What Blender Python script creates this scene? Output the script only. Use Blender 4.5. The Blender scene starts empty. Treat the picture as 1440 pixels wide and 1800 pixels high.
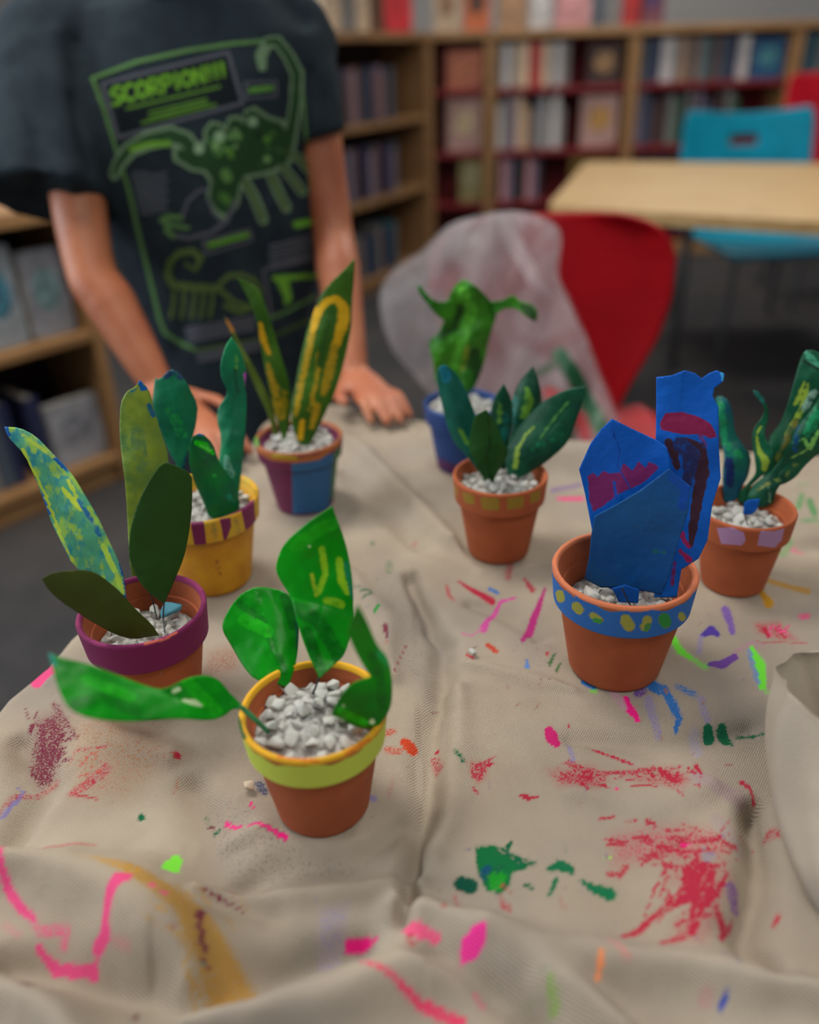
import bpy, bmesh, math, random
import numpy as np
from mathutils import Vector, Matrix, noise as mnoise
from mathutils.bvhtree import BVHTree
from mathutils.geometry import delaunay_2d_cdt

random.seed(7)
COL = bpy.context.scene.collection
TZ = 0.70                                   # top of the cloth on the craft table
PITCH, FPX, CZ, ROLL = 29.0, 1450.0, 1.175, -2.0
P_ = math.radians(PITCH); R_ = math.radians(ROLL)
FW = np.array([0, math.cos(P_), -math.sin(P_)]); UP0 = np.array([0, math.sin(P_), math.cos(P_)]); RT0 = np.array([1., 0, 0])
RT = RT0*math.cos(R_)+UP0*math.sin(R_); UP = -RT0*math.sin(R_)+UP0*math.cos(R_)
CAM = np.array([0, 0, CZ])

# ---------------------------------------------------------------- measuring helpers (photo position -> place in the room)
def ray(x, y): return FW+RT*((x-720)/FPX)+UP*((900-y)/FPX)
def Wz(x, y, z=TZ):
    d = ray(x, y); return CAM+d*((z-CAM[2])/d[2])
def WY(x, y, Y):
    d = ray(x, y); return CAM+d*(Y/d[1])
def Wp(x, y, P0, n):
    d = ray(x, y); return CAM+d*(np.dot(np.asarray(P0)-CAM, n)/np.dot(d, n))
def proj(P):
    D = np.asarray(P, float)-CAM; z = D@FW
    return np.stack([720+FPX*(D@RT)/z, 900-FPX*(D@UP)/z], -1)
def V(p): return Vector((float(p[0]), float(p[1]), float(p[2])))

# ---------------------------------------------------------------- colour and materials
def lin(h):
    if isinstance(h, str):
        h = h.lstrip('#'); c = [int(h[i:i+2], 16)/255 for i in (0, 2, 4)]
    else: c = [v/255 for v in h]
    return tuple((v/12.92 if v <= .04045 else ((v+.055)/1.055)**2.4) for v in c)
def L4(h): return (*lin(h), 1)

def mat(name, c1, c2=None, scale=60, lo=.4, hi=.6, detail=4, rough=.6, bump=0, bscale=200, paint=False, pscale=260, soft=6,
        weave=False, stretch=None, spec=.5, objcol=False, coat=0, trans=0, c3=None, s3=4, lo3=.5, hi3=.7, gain=1.7, subs=0):
    m = bpy.data.materials.new(name); m.use_nodes = True
    nt = m.node_tree; N = nt.nodes; LK = nt.links.new
    b = N['Principled BSDF']; b.inputs['Roughness'].default_value = rough
    b.inputs['Specular IOR Level'].default_value = spec
    if coat: b.inputs['Coat Weight'].default_value = coat; b.inputs['Coat Roughness'].default_value = .15
    if trans: b.inputs['Transmission Weight'].default_value = trans
    if subs:
        b.inputs['Subsurface Weight'].default_value = subs; b.inputs['Subsurface Radius'].default_value = (.01, .004, .002)
        b.inputs['Subsurface Scale'].default_value = .5
    tc = N.new('ShaderNodeTexCoord'); vec = tc.outputs['Object']
    mp = N.new('ShaderNodeMapping'); LK(vec, mp.inputs[0])
    if stretch: mp.inputs['Scale'].default_value = stretch
    def nz(s, d=detail, src=None):
        n = N.new('ShaderNodeTexNoise'); n.inputs['Scale'].default_value = s; n.inputs['Detail'].default_value = d
        LK(src or mp.outputs[0], n.inputs['Vector']); return n.outputs['Fac']
    def mr(src, a, b_, c=0, d=1, smooth=False):
        r = N.new('ShaderNodeMapRange'); r.inputs['From Min'].default_value = a; r.inputs['From Max'].default_value = b_
        r.inputs['To Min'].default_value = c; r.inputs['To Max'].default_value = d
        if smooth: r.interpolation_type = 'SMOOTHSTEP'
        LK(src, r.inputs['Value']); return r.outputs[0]
    def mix(f, A, B, typ='MIX'):
        x = N.new('ShaderNodeMix'); x.data_type = 'RGBA'; x.blend_type = typ
        for s, v in ((0, f), (6, A), (7, B)):
            if isinstance(v, (float, int, tuple)): x.inputs[s].default_value = v
            else: LK(v, x.inputs[s])
        return x.outputs[2]
    def ma(op, A, B=None):
        x = N.new('ShaderNodeMath'); x.operation = op
        for s, v in ((0, A), (1, B)):
            if v is None: continue
            if isinstance(v, (float, int)): x.inputs[s].default_value = v
            else: LK(v, x.inputs[s])
        return x.outputs[0]
    col = L4(c1)
    if objcol:
        oi = N.new('ShaderNodeObjectInfo'); col = oi.outputs['Color']
    if c2: col = mix(mr(nz(scale), lo, hi), col, L4(c2))
    elif not objcol and not c2:
        r = tuple(max(0, v*.86) for v in lin(c1))+(1,)
        col = mix(mr(nz(scale), .35, .65), col, r)
    if c3: col = mix(mr(nz(s3, 3), lo3, hi3), col, L4(c3))
    height = None
    if weave:
        w = []
        for d in ('X', 'Y'):
            wt = N.new('ShaderNodeTexWave'); wt.bands_direction = d; wt.inputs['Scale'].default_value = weave
            wt.inputs['Distortion'].default_value = 1.2; wt.inputs['Detail'].default_value = 2; wt.inputs['Detail Scale'].default_value = .4
            mr_ = N.new('ShaderNodeMapping'); mr_.inputs['Rotation'].default_value = (0, 0, .62); LK(vec, mr_.inputs[0]); LK(mr_.outputs[0], wt.inputs['Vector']); w.append(wt.outputs['Fac'])
        ww = ma('MULTIPLY', w[0], w[1]); height = ww
        col = mix(mr(ww, 0, .6, .30, 0), col, (.12, .09, .06, 1))
    if paint:
        at = N.new('ShaderNodeAttribute'); at.attribute_name = 'paint'
        n = ma('ADD', ma('MULTIPLY', ma('SUBTRACT', nz(pscale, 6, vec), .5), gain), .5)
        f = mr(ma('MULTIPLY', ma('SUBTRACT', at.outputs['Alpha'], n), soft), -.5, .5, smooth=True)
        if weave: f = ma('MAXIMUM', f, mr(at.outputs['Alpha'], 0, 1, 0, .55))
        col = mix(f, col, at.outputs['Color'])
    LK(col, b.inputs['Base Color']) if not isinstance(col, tuple) else setattr(b.inputs['Base Color'], 'default_value', col)
    if bump:
        bp = N.new('ShaderNodeBump'); bp.inputs['Strength'].default_value = bump; bp.inputs['Distance'].default_value = .002
        h = nz(bscale)
        if height is not None: h = ma('ADD', h, height)
        LK(h, bp.inputs['Height']); LK(bp.outputs[0], b.inputs['Normal'])
    return m

# ---------------------------------------------------------------- objects
def mesh_obj(name, verts, faces, m=None, parent=None, smooth=True, attr=None):
    me = bpy.data.meshes.new(name)
    if isinstance(verts, np.ndarray) and isinstance(faces, np.ndarray):
        n, k = faces.shape
        me.vertices.add(len(verts)); me.vertices.foreach_set('co', verts.astype(np.float32).ravel())
        me.loops.add(n*k); me.loops.foreach_set('vertex_index', faces.astype(np.int32).ravel())
        me.polygons.add(n); me.polygons.foreach_set('loop_start', np.arange(0, n*k, k, dtype=np.int32))
        me.polygons.foreach_set('loop_total', np.full(n, k, dtype=np.int32))
        me.update(calc_edges=True); me.validate()
    else:
        me.from_pydata([tuple(map(float, v)) for v in verts], [], [list(map(int, f)) for f in faces]); me.update()
    if smooth: me.polygons.foreach_set('use_smooth', [True]*len(me.polygons))
    if attr is not None:
        a = me.color_attributes.new('paint', 'FLOAT_COLOR', 'POINT'); a.data.foreach_set('color', attr.astype(np.float32).ravel())
    return link(name, me, m, parent)
def link(name, me, m=None, parent=None):
    o = bpy.data.objects.new(name, me); COL.objects.link(o)
    if m: me.materials.append(m)
    if parent is not None: adopt(o, parent)
    return o
def world_loc(o):
    v = Vector((0, 0, 0)); p = o
    while p is not None:
        v = v+p.location if p.type == 'EMPTY' else v
        p = p.parent
    return v
def adopt(o, parent):
    o.parent = parent
    if parent.type == 'EMPTY': o.matrix_parent_inverse = (Matrix.Translation(parent.location) @ Matrix.Rotation(parent.rotation_euler.z, 4, 'Z')).inverted()
def thing(name, label, cat, loc=(0, 0, 0), group=None, rz=0):
    o = bpy.data.objects.new(name, None); COL.objects.link(o); o.empty_display_size = .02
    o.location = [float(v) for v in loc]; o.rotation_euler = (0, 0, rz); tag(o, label, cat, group); return o
def tag(o, label=None, cat=None, group=None, kind=None):
    if label: o['label'] = label
    if cat: o['category'] = cat
    if group: o['group'] = group
    if kind: o['kind'] = kind
    return o
def mod(o, typ, **k):
    m = o.modifiers.new(typ.lower(), typ)
    for a, v in k.items(): setattr(m, a, v)
    return m
def bm_obj(name, bm, m=None, parent=None, smooth=False):
    me = bpy.data.meshes.new(name); bm.to_mesh(me); bm.free()
    if smooth: me.polygons.foreach_set('use_smooth', [True]*len(me.polygons))
    return link(name, me, m, parent)
def box_bm(bm, c, s, rz=0, bev=0):
    r = bmesh.ops.create_cube(bm, size=1); vs = r['verts']
    M = Matrix.Translation(Vector([float(v) for v in c])) @ Matrix.Rotation(rz, 4, 'Z') @ Matrix.Diagonal((*[float(v) for v in s], 1))
    bmesh.ops.transform(bm, matrix=M, verts=vs)
    if bev:
        es = list({e for v in vs for e in v.link_edges})
        bmesh.ops.bevel(bm, geom=es, offset=bev, segments=2, affect='EDGES', profile=.5)
def box(name, c, s, m, parent=None, rz=0, bev=.004):
    bm = bmesh.new(); box_bm(bm, c, s, rz, bev); return bm_obj(name, bm, m, parent)
def catmull(pts, rad, n=6):
    pts = [np.array(p, float) for p in pts]; P = [2*pts[0]-pts[1]]+pts+[2*pts[-1]-pts[-2]]; out = []; rr = []
    for i in range(1, len(P)-2):
        for k in range(n):
            t = k/n; a, b, c, d = P[i-1:i+3]
            out.append(.5*((2*b)+(c-a)*t+(2*a-5*b+4*c-d)*t*t+(3*b-a-3*c+d)*t**3)); rr.append(rad[i-1]*(1-t)+rad[i]*t)
    out.append(pts[-1]); rr.append(rad[-1]); return out, rr
def tube(pts, rad, seg=10, n=5, cap=True, flat=None):
    """swept tube with rounded ends -> verts, faces.  flat=(axis vector, factor) squashes the section"""
    if not hasattr(rad, '__len__'): rad = [rad]*len(pts)
    C_, R = catmull(pts, rad, n)
    if cap:
        t0 = C_[0]-C_[1]; t0 /= np.linalg.norm(t0)+1e-9; t1 = C_[-1]-C_[-2]; t1 /= np.linalg.norm(t1)+1e-9
        pre = [(C_[0]+t0*R[0]*math.sin(a), R[0]*math.cos(a)) for a in (1.45, 1.0, .5)]
        post = [(C_[-1]+t1*R[-1]*math.sin(a), R[-1]*math.cos(a)) for a in (.5, 1.0, 1.45)]
        C_ = [p for p, _ in pre]+C_+[p for p, _ in post]; R = [r for _, r in pre]+R+[r for _, r in post]
    vs, fs = [], []; prev = None
    for i, c in enumerate(C_):
        t = C_[min(i+1, len(C_)-1)]-C_[max(i-1, 0)]; t /= np.linalg.norm(t)+1e-9
        if prev is None:
            prev = np.cross(t, [.13, .21, .97])
            if np.linalg.norm(prev) < .1: prev = np.cross(t, [1, 0, 0])
        a = prev-t*np.dot(prev, t); a /= np.linalg.norm(a)+1e-9; b = np.cross(t, a); prev = a
        for k in range(seg):
            th = 2*math.pi*k/seg; o = a*math.cos(th)+b*math.sin(th)
            if flat is not None:
                ax = np.array(flat[0], float); ax /= np.linalg.norm(ax); o = o-ax*np.dot(o, ax)*(1-flat[1])
            vs.append(c+o*R[i])
    for i in range(len(C_)-1):
        for k in range(seg):
            k2 = (k+1) % seg; fs.append((i*seg+k, i*seg+k2, (i+1)*seg+k2, (i+1)*seg+k))
    fs.append(tuple(range(seg))[::-1]); fs.append(tuple(range((len(C_)-1)*seg, len(C_)*seg)))
    return vs, fs
def join(parts):
    vs, fs = [], []
    for v, f in parts:
        o = len(vs); vs += list(v); fs += [tuple(i+o for i in q) for q in f]
    return vs, fs
def baked(o):
    dg = bpy.context.evaluated_depsgraph_get(); dg.update()
    me = bpy.data.meshes.new_from_object(o.evaluated_get(dg)); o.modifiers.clear(); old = o.data; o.data = me
    bpy.data.meshes.remove(old); return o
def fused(name, parts, vox, m, parent=None, smooth_it=4, smooth_f=.5):
    vs, fs = join(parts); o = mesh_obj(name, vs, fs, m, parent)
    mod(o, 'REMESH', mode='VOXEL', voxel_size=vox); mod(o, 'SMOOTH', factor=smooth_f, iterations=smooth_it)
    baked(o); o.data.polygons.foreach_set('use_smooth', [True]*len(o.data.polygons)); return o
def co(o):
    a = np.empty(len(o.data.vertices)*3, np.float32); o.data.vertices.foreach_get('co', a); return a.reshape(-1, 3).astype(float)
def setco(o, a): o.data.vertices.foreach_set('co', a.astype(np.float32).ravel()); o.data.update()

# ---------------------------------------------------------------- painting (brush marks and blots baked as a pattern of the thing itself)
def sstep(a, b, x):
    t = np.clip((x-a)/(b-a), 0, 1); return t*t*(3-2*t)
def seg_dist(P, pts, ws):
    best = np.full(len(P), 1e9)
    for (a, b, wa, wb) in zip(pts[:-1], pts[1:], ws[:-1], ws[1:]):
        a = np.array(a, float); d = np.array(b, float)-a; L2 = max(d@d, 1e-9)
        t = np.clip(((P-a)@d)/L2, 0, 1); q = a+t[:, None]*d
        dd = np.hypot(*(P-q).T)/(wa+(wb-wa)*t); best = np.minimum(best, dd)
    return best
def inside(P, poly):
    x, y = P.T; c = np.zeros(len(P), bool); n = len(poly)
    for i in range(n):
        x1, y1 = poly[i]; x2, y2 = poly[(i+1) % n]
        if y1 == y2: continue
        k = ((y1 > y) != (y2 > y)) & (x < (x2-x1)*(y-y1)/(y2-y1)+x1); c ^= k
    return c
def poly_sd(P, poly):
    pl = list(poly)+[poly[0]]; d = seg_dist(P, pl, [1.]*len(pl)); return np.where(inside(P, poly), -d, d)
def paint(P, strokes):
    """strokes: (colour, 's', [(x,y)...], half width or list, strength) or (colour, 'p', polygon, edge softness, strength)"""
    rgb = np.zeros((len(P), 3)); cov = np.zeros(len(P)); near = np.full(len(P), 1e9)
    for st in strokes:
        c, kind, pts, w, den = st[:5]; xs = [p[0] for p in pts]; ys = [p[1] for p in pts]
        wm = max(w) if hasattr(w, '__len__') else w; mg = wm*2.2+8
        k = np.where((P[:, 0] > min(xs)-mg) & (P[:, 0] < max(xs)+mg) & (P[:, 1] > min(ys)-mg) & (P[:, 1] < max(ys)+mg))[0]
        if not len(k): continue
        Q = P[k]
        if kind == 's':
            ws = list(w) if hasattr(w, '__len__') else [w]*len(pts); pp = pts if len(pts) > 1 else [pts[0], (pts[0][0]+.1, pts[0][1])]
            if len(ws) != len(pp): ws = list(np.interp(np.linspace(0, 1, len(pp)), np.linspace(0, 1, len(ws)), ws))
            d = seg_dist(Q, pp, ws); cc = den*(1-sstep(.72, 1.25, d)); dn = d*wm
        else:
            sd = poly_sd(Q, pts); cc = den*(1-sstep(-w, w*.6, sd)); dn = np.maximum(sd, 0)
        up = (cc > .06) & (cc >= cov[k]*.45); fresh = (cov[k] < .04) & (dn < near[k])
        rgb[k[up | fresh]] = lin(c); near[k] = np.minimum(near[k], dn); cov[k] = np.where(up, np.maximum(cc, np.where(cc > .5, cc, cov[k])), cov[k])
    return np.concatenate([rgb, cov[:, None]], 1)

# ================================================================= materials
M = {}
M['terra'] = mat('terracotta', (166, 84, 42), (148, 70, 34), 25, .35, .7, rough=.85, bump=.15, bscale=500, paint=True, pscale=500, gain=.8)
M['metal'] = mat('dark_metal', (70, 70, 72), rough=.4)
M['wire'] = mat('wire', (40, 42, 40), rough=.5)
M['stone'] = mat('white_stone', (202, 202, 194), (172, 172, 166), 90, .35, .65, rough=.8, bump=.3, bscale=400)
M['stonebase'] = mat('grey_stone', (176, 174, 168), (110, 106, 100), 160, lo=.4, hi=.6, rough=.9, bump=1, bscale=220)
M['skin'] = mat('skin', (180, 112, 76), (164, 92, 62), 14, .35, .65, rough=.5, bump=.05, subs=.15)
M['wood'] = mat('birch', (176, 146, 98), (162, 128, 80), 6, rough=.45, stretch=(1, 8, 8))
M['oak'] = mat('shelf_oak', (140, 104, 66), (120, 86, 52), 5, rough=.55, stretch=(1, 1, 9))
M['pine'] = mat('pine', (160, 120, 76), (140, 102, 62), 5, rough=.55, stretch=(1, 1, 9))
M['darkback'] = mat('dark_back_board', (44, 28, 20), rough=.8)
M['redback'] = mat('red_board', (122, 16, 24), rough=.6)
M['book'] = mat('book_cover', (255, 255, 255), objcol=True, rough=.6)
M['pages'] = mat('book_pages', (200, 190, 165), rough=.9)

# ================================================================= camera, lights
cam = bpy.data.cameras.new('camera'); co_ = bpy.data.objects.new('camera', cam); COL.objects.link(co_)
cam.sensor_fit = 'HORIZONTAL'; cam.sensor_width = 36; cam.lens = 36*FPX/1440; cam.clip_start = .02; cam.clip_end = 60
mw = Matrix.Identity(4)
for i, a in enumerate((RT, UP, -FW)):
    for j in range(3): mw[j][i] = a[j]
mw.translation = V(CAM); co_.matrix_world = mw
cam.dof.use_dof = True; cam.dof.focus_distance = .66; cam.dof.aperture_fstop = 2.5
sc = bpy.context.scene; sc.camera = co_
sc.view_settings.view_transform = 'Standard'; sc.view_settings.look = 'None'; sc.view_settings.exposure = .38; sc.view_settings.gamma = 1
w = bpy.data.worlds.new('room_light'); sc.world = w; w.use_nodes = True
w.node_tree.nodes['Background'].inputs[0].default_value = (.78, .88, 1, 1); w.node_tree.nodes['Background'].inputs[1].default_value = .20
def area(name, loc, sx, sy, power, col=(1, .95, .88), aim=None):
    l = bpy.data.lights.new(name, 'AREA'); l.shape = 'RECTANGLE'; l.size = sx; l.size_y = sy; l.energy = power; l.color = col
    o = bpy.data.objects.new(name, l); COL.objects.link(o); o.location = loc
    if aim: o.rotation_euler = (Vector(aim)-Vector(loc)).to_track_quat('-Z', 'Y').to_euler()
    return o
area('ceiling_lamp', (-.9, 1.3, 2.7), 1.2, .6, 34)
area('ceiling_lamp', (1.4, 2.6, 2.7), 1.2, .6, 27)
area('ceiling_lamp', (-1.4, 3.8, 2.7), 1.2, .6, 17)
area('ceiling_lamp', (1.6, 5.0, 2.7), 1.2, .6, 24)
area('ceiling_lamp', (.6, -.5, 2.7), 1.2, .6, 16)
area('window_daylight', (-3.2, .7, 1.7), 2.0, 1.4, 52, (.86, .93, 1), aim=(0, .9, .8))

# ================================================================= room
fl = box('floor', (.8, 3.2, -.05), (11, 9, .1), mat('carpet', (52, 50, 50), (36, 35, 36), 9, .3, .7, rough=.95, bump=.5, bscale=300, c3=(62, 56, 52), s3=1.2), bev=0); tag(fl, kind='structure')
bw = box('wall_back', (.8, 7.2, 1.5), (10.2, .1, 3.0), mat('wall_paint', (176, 170, 165), rough=.8), bev=0); tag(bw, kind='structure')
rw = box('wall_right', (5.9, 3.2, 1.5), (.1, 8, 3.0), mat('wall_paint_right', (180, 172, 164), rough=.8), bev=0); tag(rw, kind='structure')
lw = box('wall_left', (-4.3, 3.2, 1.5), (.1, 8, 3.0), mat('wall_paint_side', (190, 175, 165), rough=.8), bev=0); tag(lw, kind='structure')

# ================================================================= craft table and painted dropcloth
edge_px = [(-260, 1560), (-60, 1345), (0, 1264), (28, 1228), (60, 1203), (100, 1172), (140, 1122), (240, 1030), (330, 948), (400, 870), (440, 806), (470, 745), (520, 708),
           (600, 712), (700, 737), (850, 757), (1000, 775), (1150, 786), (1440, 803), (1700, 830), (1900, 860)]
EDGE = [tuple(Wz(x, y)[:2]) for x, y in edge_px]
EDGE += [(EDGE[-1][0]+.05, .02), (EDGE[0][0]-.02, .02)]
EC = np.array(EDGE).mean(0)
X0, X1 = -.62, .95; Y0, Y1 = .0, 1.38; ST = .0024
gx = np.arange(X0, X1, ST); gy = np.arange(Y0, Y1, ST); NX, NY = len(gx), len(gy)
G = np.stack(np.meshgrid(gx, gy), -1).reshape(-1, 2)
def fnoise(P, sc_, seed, octv=3):
    """cheap smooth value noise"""
    rng = np.random.RandomState(seed); out = np.zeros(len(P)); amp = 1; tot = 0
    for o in range(octv):
        g = rng.rand(64, 64); q = P*sc_*(2**o)+o*7.3; i = np.floor(q).astype(int); f = q-i; f = f*f*(3-2*f); i %= 63
        a = g[i[:, 1], i[:, 0]]; b = g[i[:, 1], i[:, 0]+1]; c = g[i[:, 1]+1, i[:, 0]]; d = g[i[:, 1]+1, i[:, 0]+1]
        out += amp*((a*(1-f[:, 0])+b*f[:, 0])*(1-f[:, 1])+(c*(1-f[:, 0])+d*f[:, 0])*f[:, 1]); tot += amp; amp *= .5
    return out/tot-.5
# folds: (photo trace, half width m, height m, 'step' side sharpness)
RIDGES = [
    ([(560, 745), (640, 800), (700, 862), (770, 935), (830, 985)], .016, .009, 0),
    ([(600, 830), (690, 900), (740, 960)], .022, -.007, 0),
    ([(800, 960), (850, 1000), (950, 1000), (1020, 985)], .012, .004, 0),
    ([(720, 1010), (780, 1130), (765, 1300), (735, 1450), (715, 1620)], .013, -.010, 0),
    ([(800, 1210), (790, 1350), (770, 1500)], .02, .006, 0),
    ([(340, 1380), (380, 1480), (420, 1560), (470, 1600)], .024, -.006, 0),
    ([(430, 1545), (520, 1500), (640, 1500), (700, 1440)], .018, -.006, 0),
    ([(400, 1470), (500, 1440), (620, 1470)], .012, .004, 0),
    ([(360, 1560), (500, 1580), (620, 1570), (740, 1560)], .012, .006, 0),
    ([(0, 1545), (120, 1545), (220, 1580), (300, 1650), (330, 1720)], .030, .017, 0),
    ([(-40, 1690), (60, 1715), (200, 1725), (330, 1740), (480, 1700), (640, 1660)], .020, -.013, 0),
    ([(-20, 1740), (60, 1800), (160, 1870)], .024, .018, 0),
    ([(330, 1830), (520, 1790), (720, 1720), (860, 1700), (1000, 1760), (1100, 1830)], .020, .014, 0),
    ([(700, 1600), (840, 1650), (960, 1682), (1100, 1698), (1280, 1716), (1460, 1760)], .018, .011, 0),
    ([(760, 1690), (900, 1745), (960, 1830)], .018, -.012, 0),
    ([(1330, 1420), (1335, 1540), (1320, 1640), (1360, 1700)], .018, -.014, 0),
    ([(1250, 1380), (1120, 1420), (1010, 1400)], .02, .004, 0),
    ([(1000, 1300), (1150, 1310), (1320, 1280)], .016, -.004, 0),
    ([(820, 1170), (930, 1195), (1010, 1215)], .012, .004, 0),
    ([(40, 1300), (80, 1380), (20, 1470)], .02, -.007, 0),
    ([(100, 1200), (180, 1290), (300, 1330)], .02, .006, 0),
    ([(950, 1120), (900, 1080), (830, 1060)], .016, -.005, 0),
    ([(600, 1000), (680, 1090), (690, 1200)], .018, .006, 0),
    ([(1330, 940), (1400, 960), (1480, 950)], .02, -.006, 0),
]
def cloth_h(P):
    h = fnoise(P, 9, 3)*.006+fnoise(P, 24, 5)*.0018
    wob = np.stack([fnoise(P, 22, 8), fnoise(P, 22, 9)], -1)*.012
    for px, wd, ht, _ in RIDGES:
        pts = [tuple(Wz(x, y)[:2]) for x, y in px]; mg = wd*3
        k = np.where((P[:, 0] > min(p[0] for p in pts)-mg) & (P[:, 0] < max(p[0] for p in pts)+mg) & (P[:, 1] > min(p[1] for p in pts)-mg) & (P[:, 1] < max(p[1] for p in pts)+mg))[0]
        if not len(k): continue
        n = len(pts); ws = [wd*(.5+.5*math.sin(math.pi*i/(n-1))) for i in range(n)]
        d = seg_dist((P+wob)[k], pts, ws); h[k] += ht*1.5*np.exp(-d*d*1.3)
    return h

# pots: name -> (rim left px, rim right px, rim centre y px, height/diameter, extra)
POTS = {}
def solve_pot(L, R, yc, hr, adj=0):
    s = .05; cx = (L+R)/2
    for _ in range(25):
        z = TZ+hr*2*s; c = Wz(cx+adj, yc, z); a = np.linspace(0, 2*math.pi, 72)
        q = proj(np.stack([c[0]+s*np.cos(a), c[1]+s*np.sin(a), np.full(72, z)], -1)); s *= (R-L)/(q[:, 0].max()-q[:, 0].min())
    adj2 = cx-(q[:, 0].max()+q[:, 0].min())/2; c = Wz(cx+adj+adj2, yc, z)
    return c[0], c[1], s
for k, a in dict(lime=(417, 682, 1242, .90), purple=(130, 364, 1068, .86), stripe=(252, 456, 872, .86), multi=(446, 603, 766, .86), back=(744, 882, 706, .9),
                 olive=(795, 965, 832, .93), blue=(969, 1232, 996, .85), lilac=(1222, 1405, 889, .93)).items():
    X, Y, s = solve_pot(*a); POTS[k] = dict(X=X, Y=Y, r=s, h=a[3]*2*s)
# cloth height, flattened below the pots
H = cloth_h(G)
for p in POTS.values():
    d = np.hypot(G[:, 0]-p['X'], G[:, 1]-p['Y']); rb = p['r']*.66
    k = d < rb+.03; f = 1-sstep(rb, rb+.022, d[k]); H[k] = H[k]*(1-f)-.0005*f
ins = inside(G, EDGE); sd = seg_dist(G, EDGE+[EDGE[0]], [1.]*(len(EDGE)+1)); out = np.where(ins, 0, sd); inn = np.where(ins, sd, 0)
# nearest boundary point for the hanging part
XYZ = np.concatenate([G, (TZ+H)[:, None]], 1)
ko = np.where(~ins)[0]; Q = G[ko]; best = np.full(len(Q), 1e9); NP_ = Q.copy()
EE = EDGE+[EDGE[0]]
for a, b in zip(EE[:-1], EE[1:]):
    a = np.array(a); d = np.array(b)-a; t = np.clip(((Q-a)@d)/max(d@d, 1e-9), 0, 1); q = a+t[:, None]*d; dd = np.hypot(*(Q-q).T); k = dd < best; best[k] = dd[k]; NP_[k] = q[k]
dirn = (Q-NP_)/np.maximum(best, 1e-6)[:, None]; o_ = best; rr = .012
ang = np.minimum(o_/rr, math.pi/2*.93)
outw = rr*np.sin(ang)+np.maximum(o_-rr*math.pi/2*.93, 0)*.11; dz = rr*(1-np.cos(ang))+np.maximum(o_-rr*math.pi/2*.93, 0)*.98
fold = .02*np.sin(Q[:, 0]*38+Q[:, 1]*31)*sstep(.01, .1, o_)
XYZ[ko, :2] = NP_+dirn*(outw+fold)[:, None]; XYZ[ko, 2] = TZ+H[ko]-dz
idx = np.arange(NX*NY).reshape(NY, NX)
F = np.stack([idx[:-1, :-1], idx[:-1, 1:], idx[1:, 1:], idx[1:, :-1]], -1).reshape(-1, 4)
F = F[(out[F].max(1) < .30)]

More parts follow.
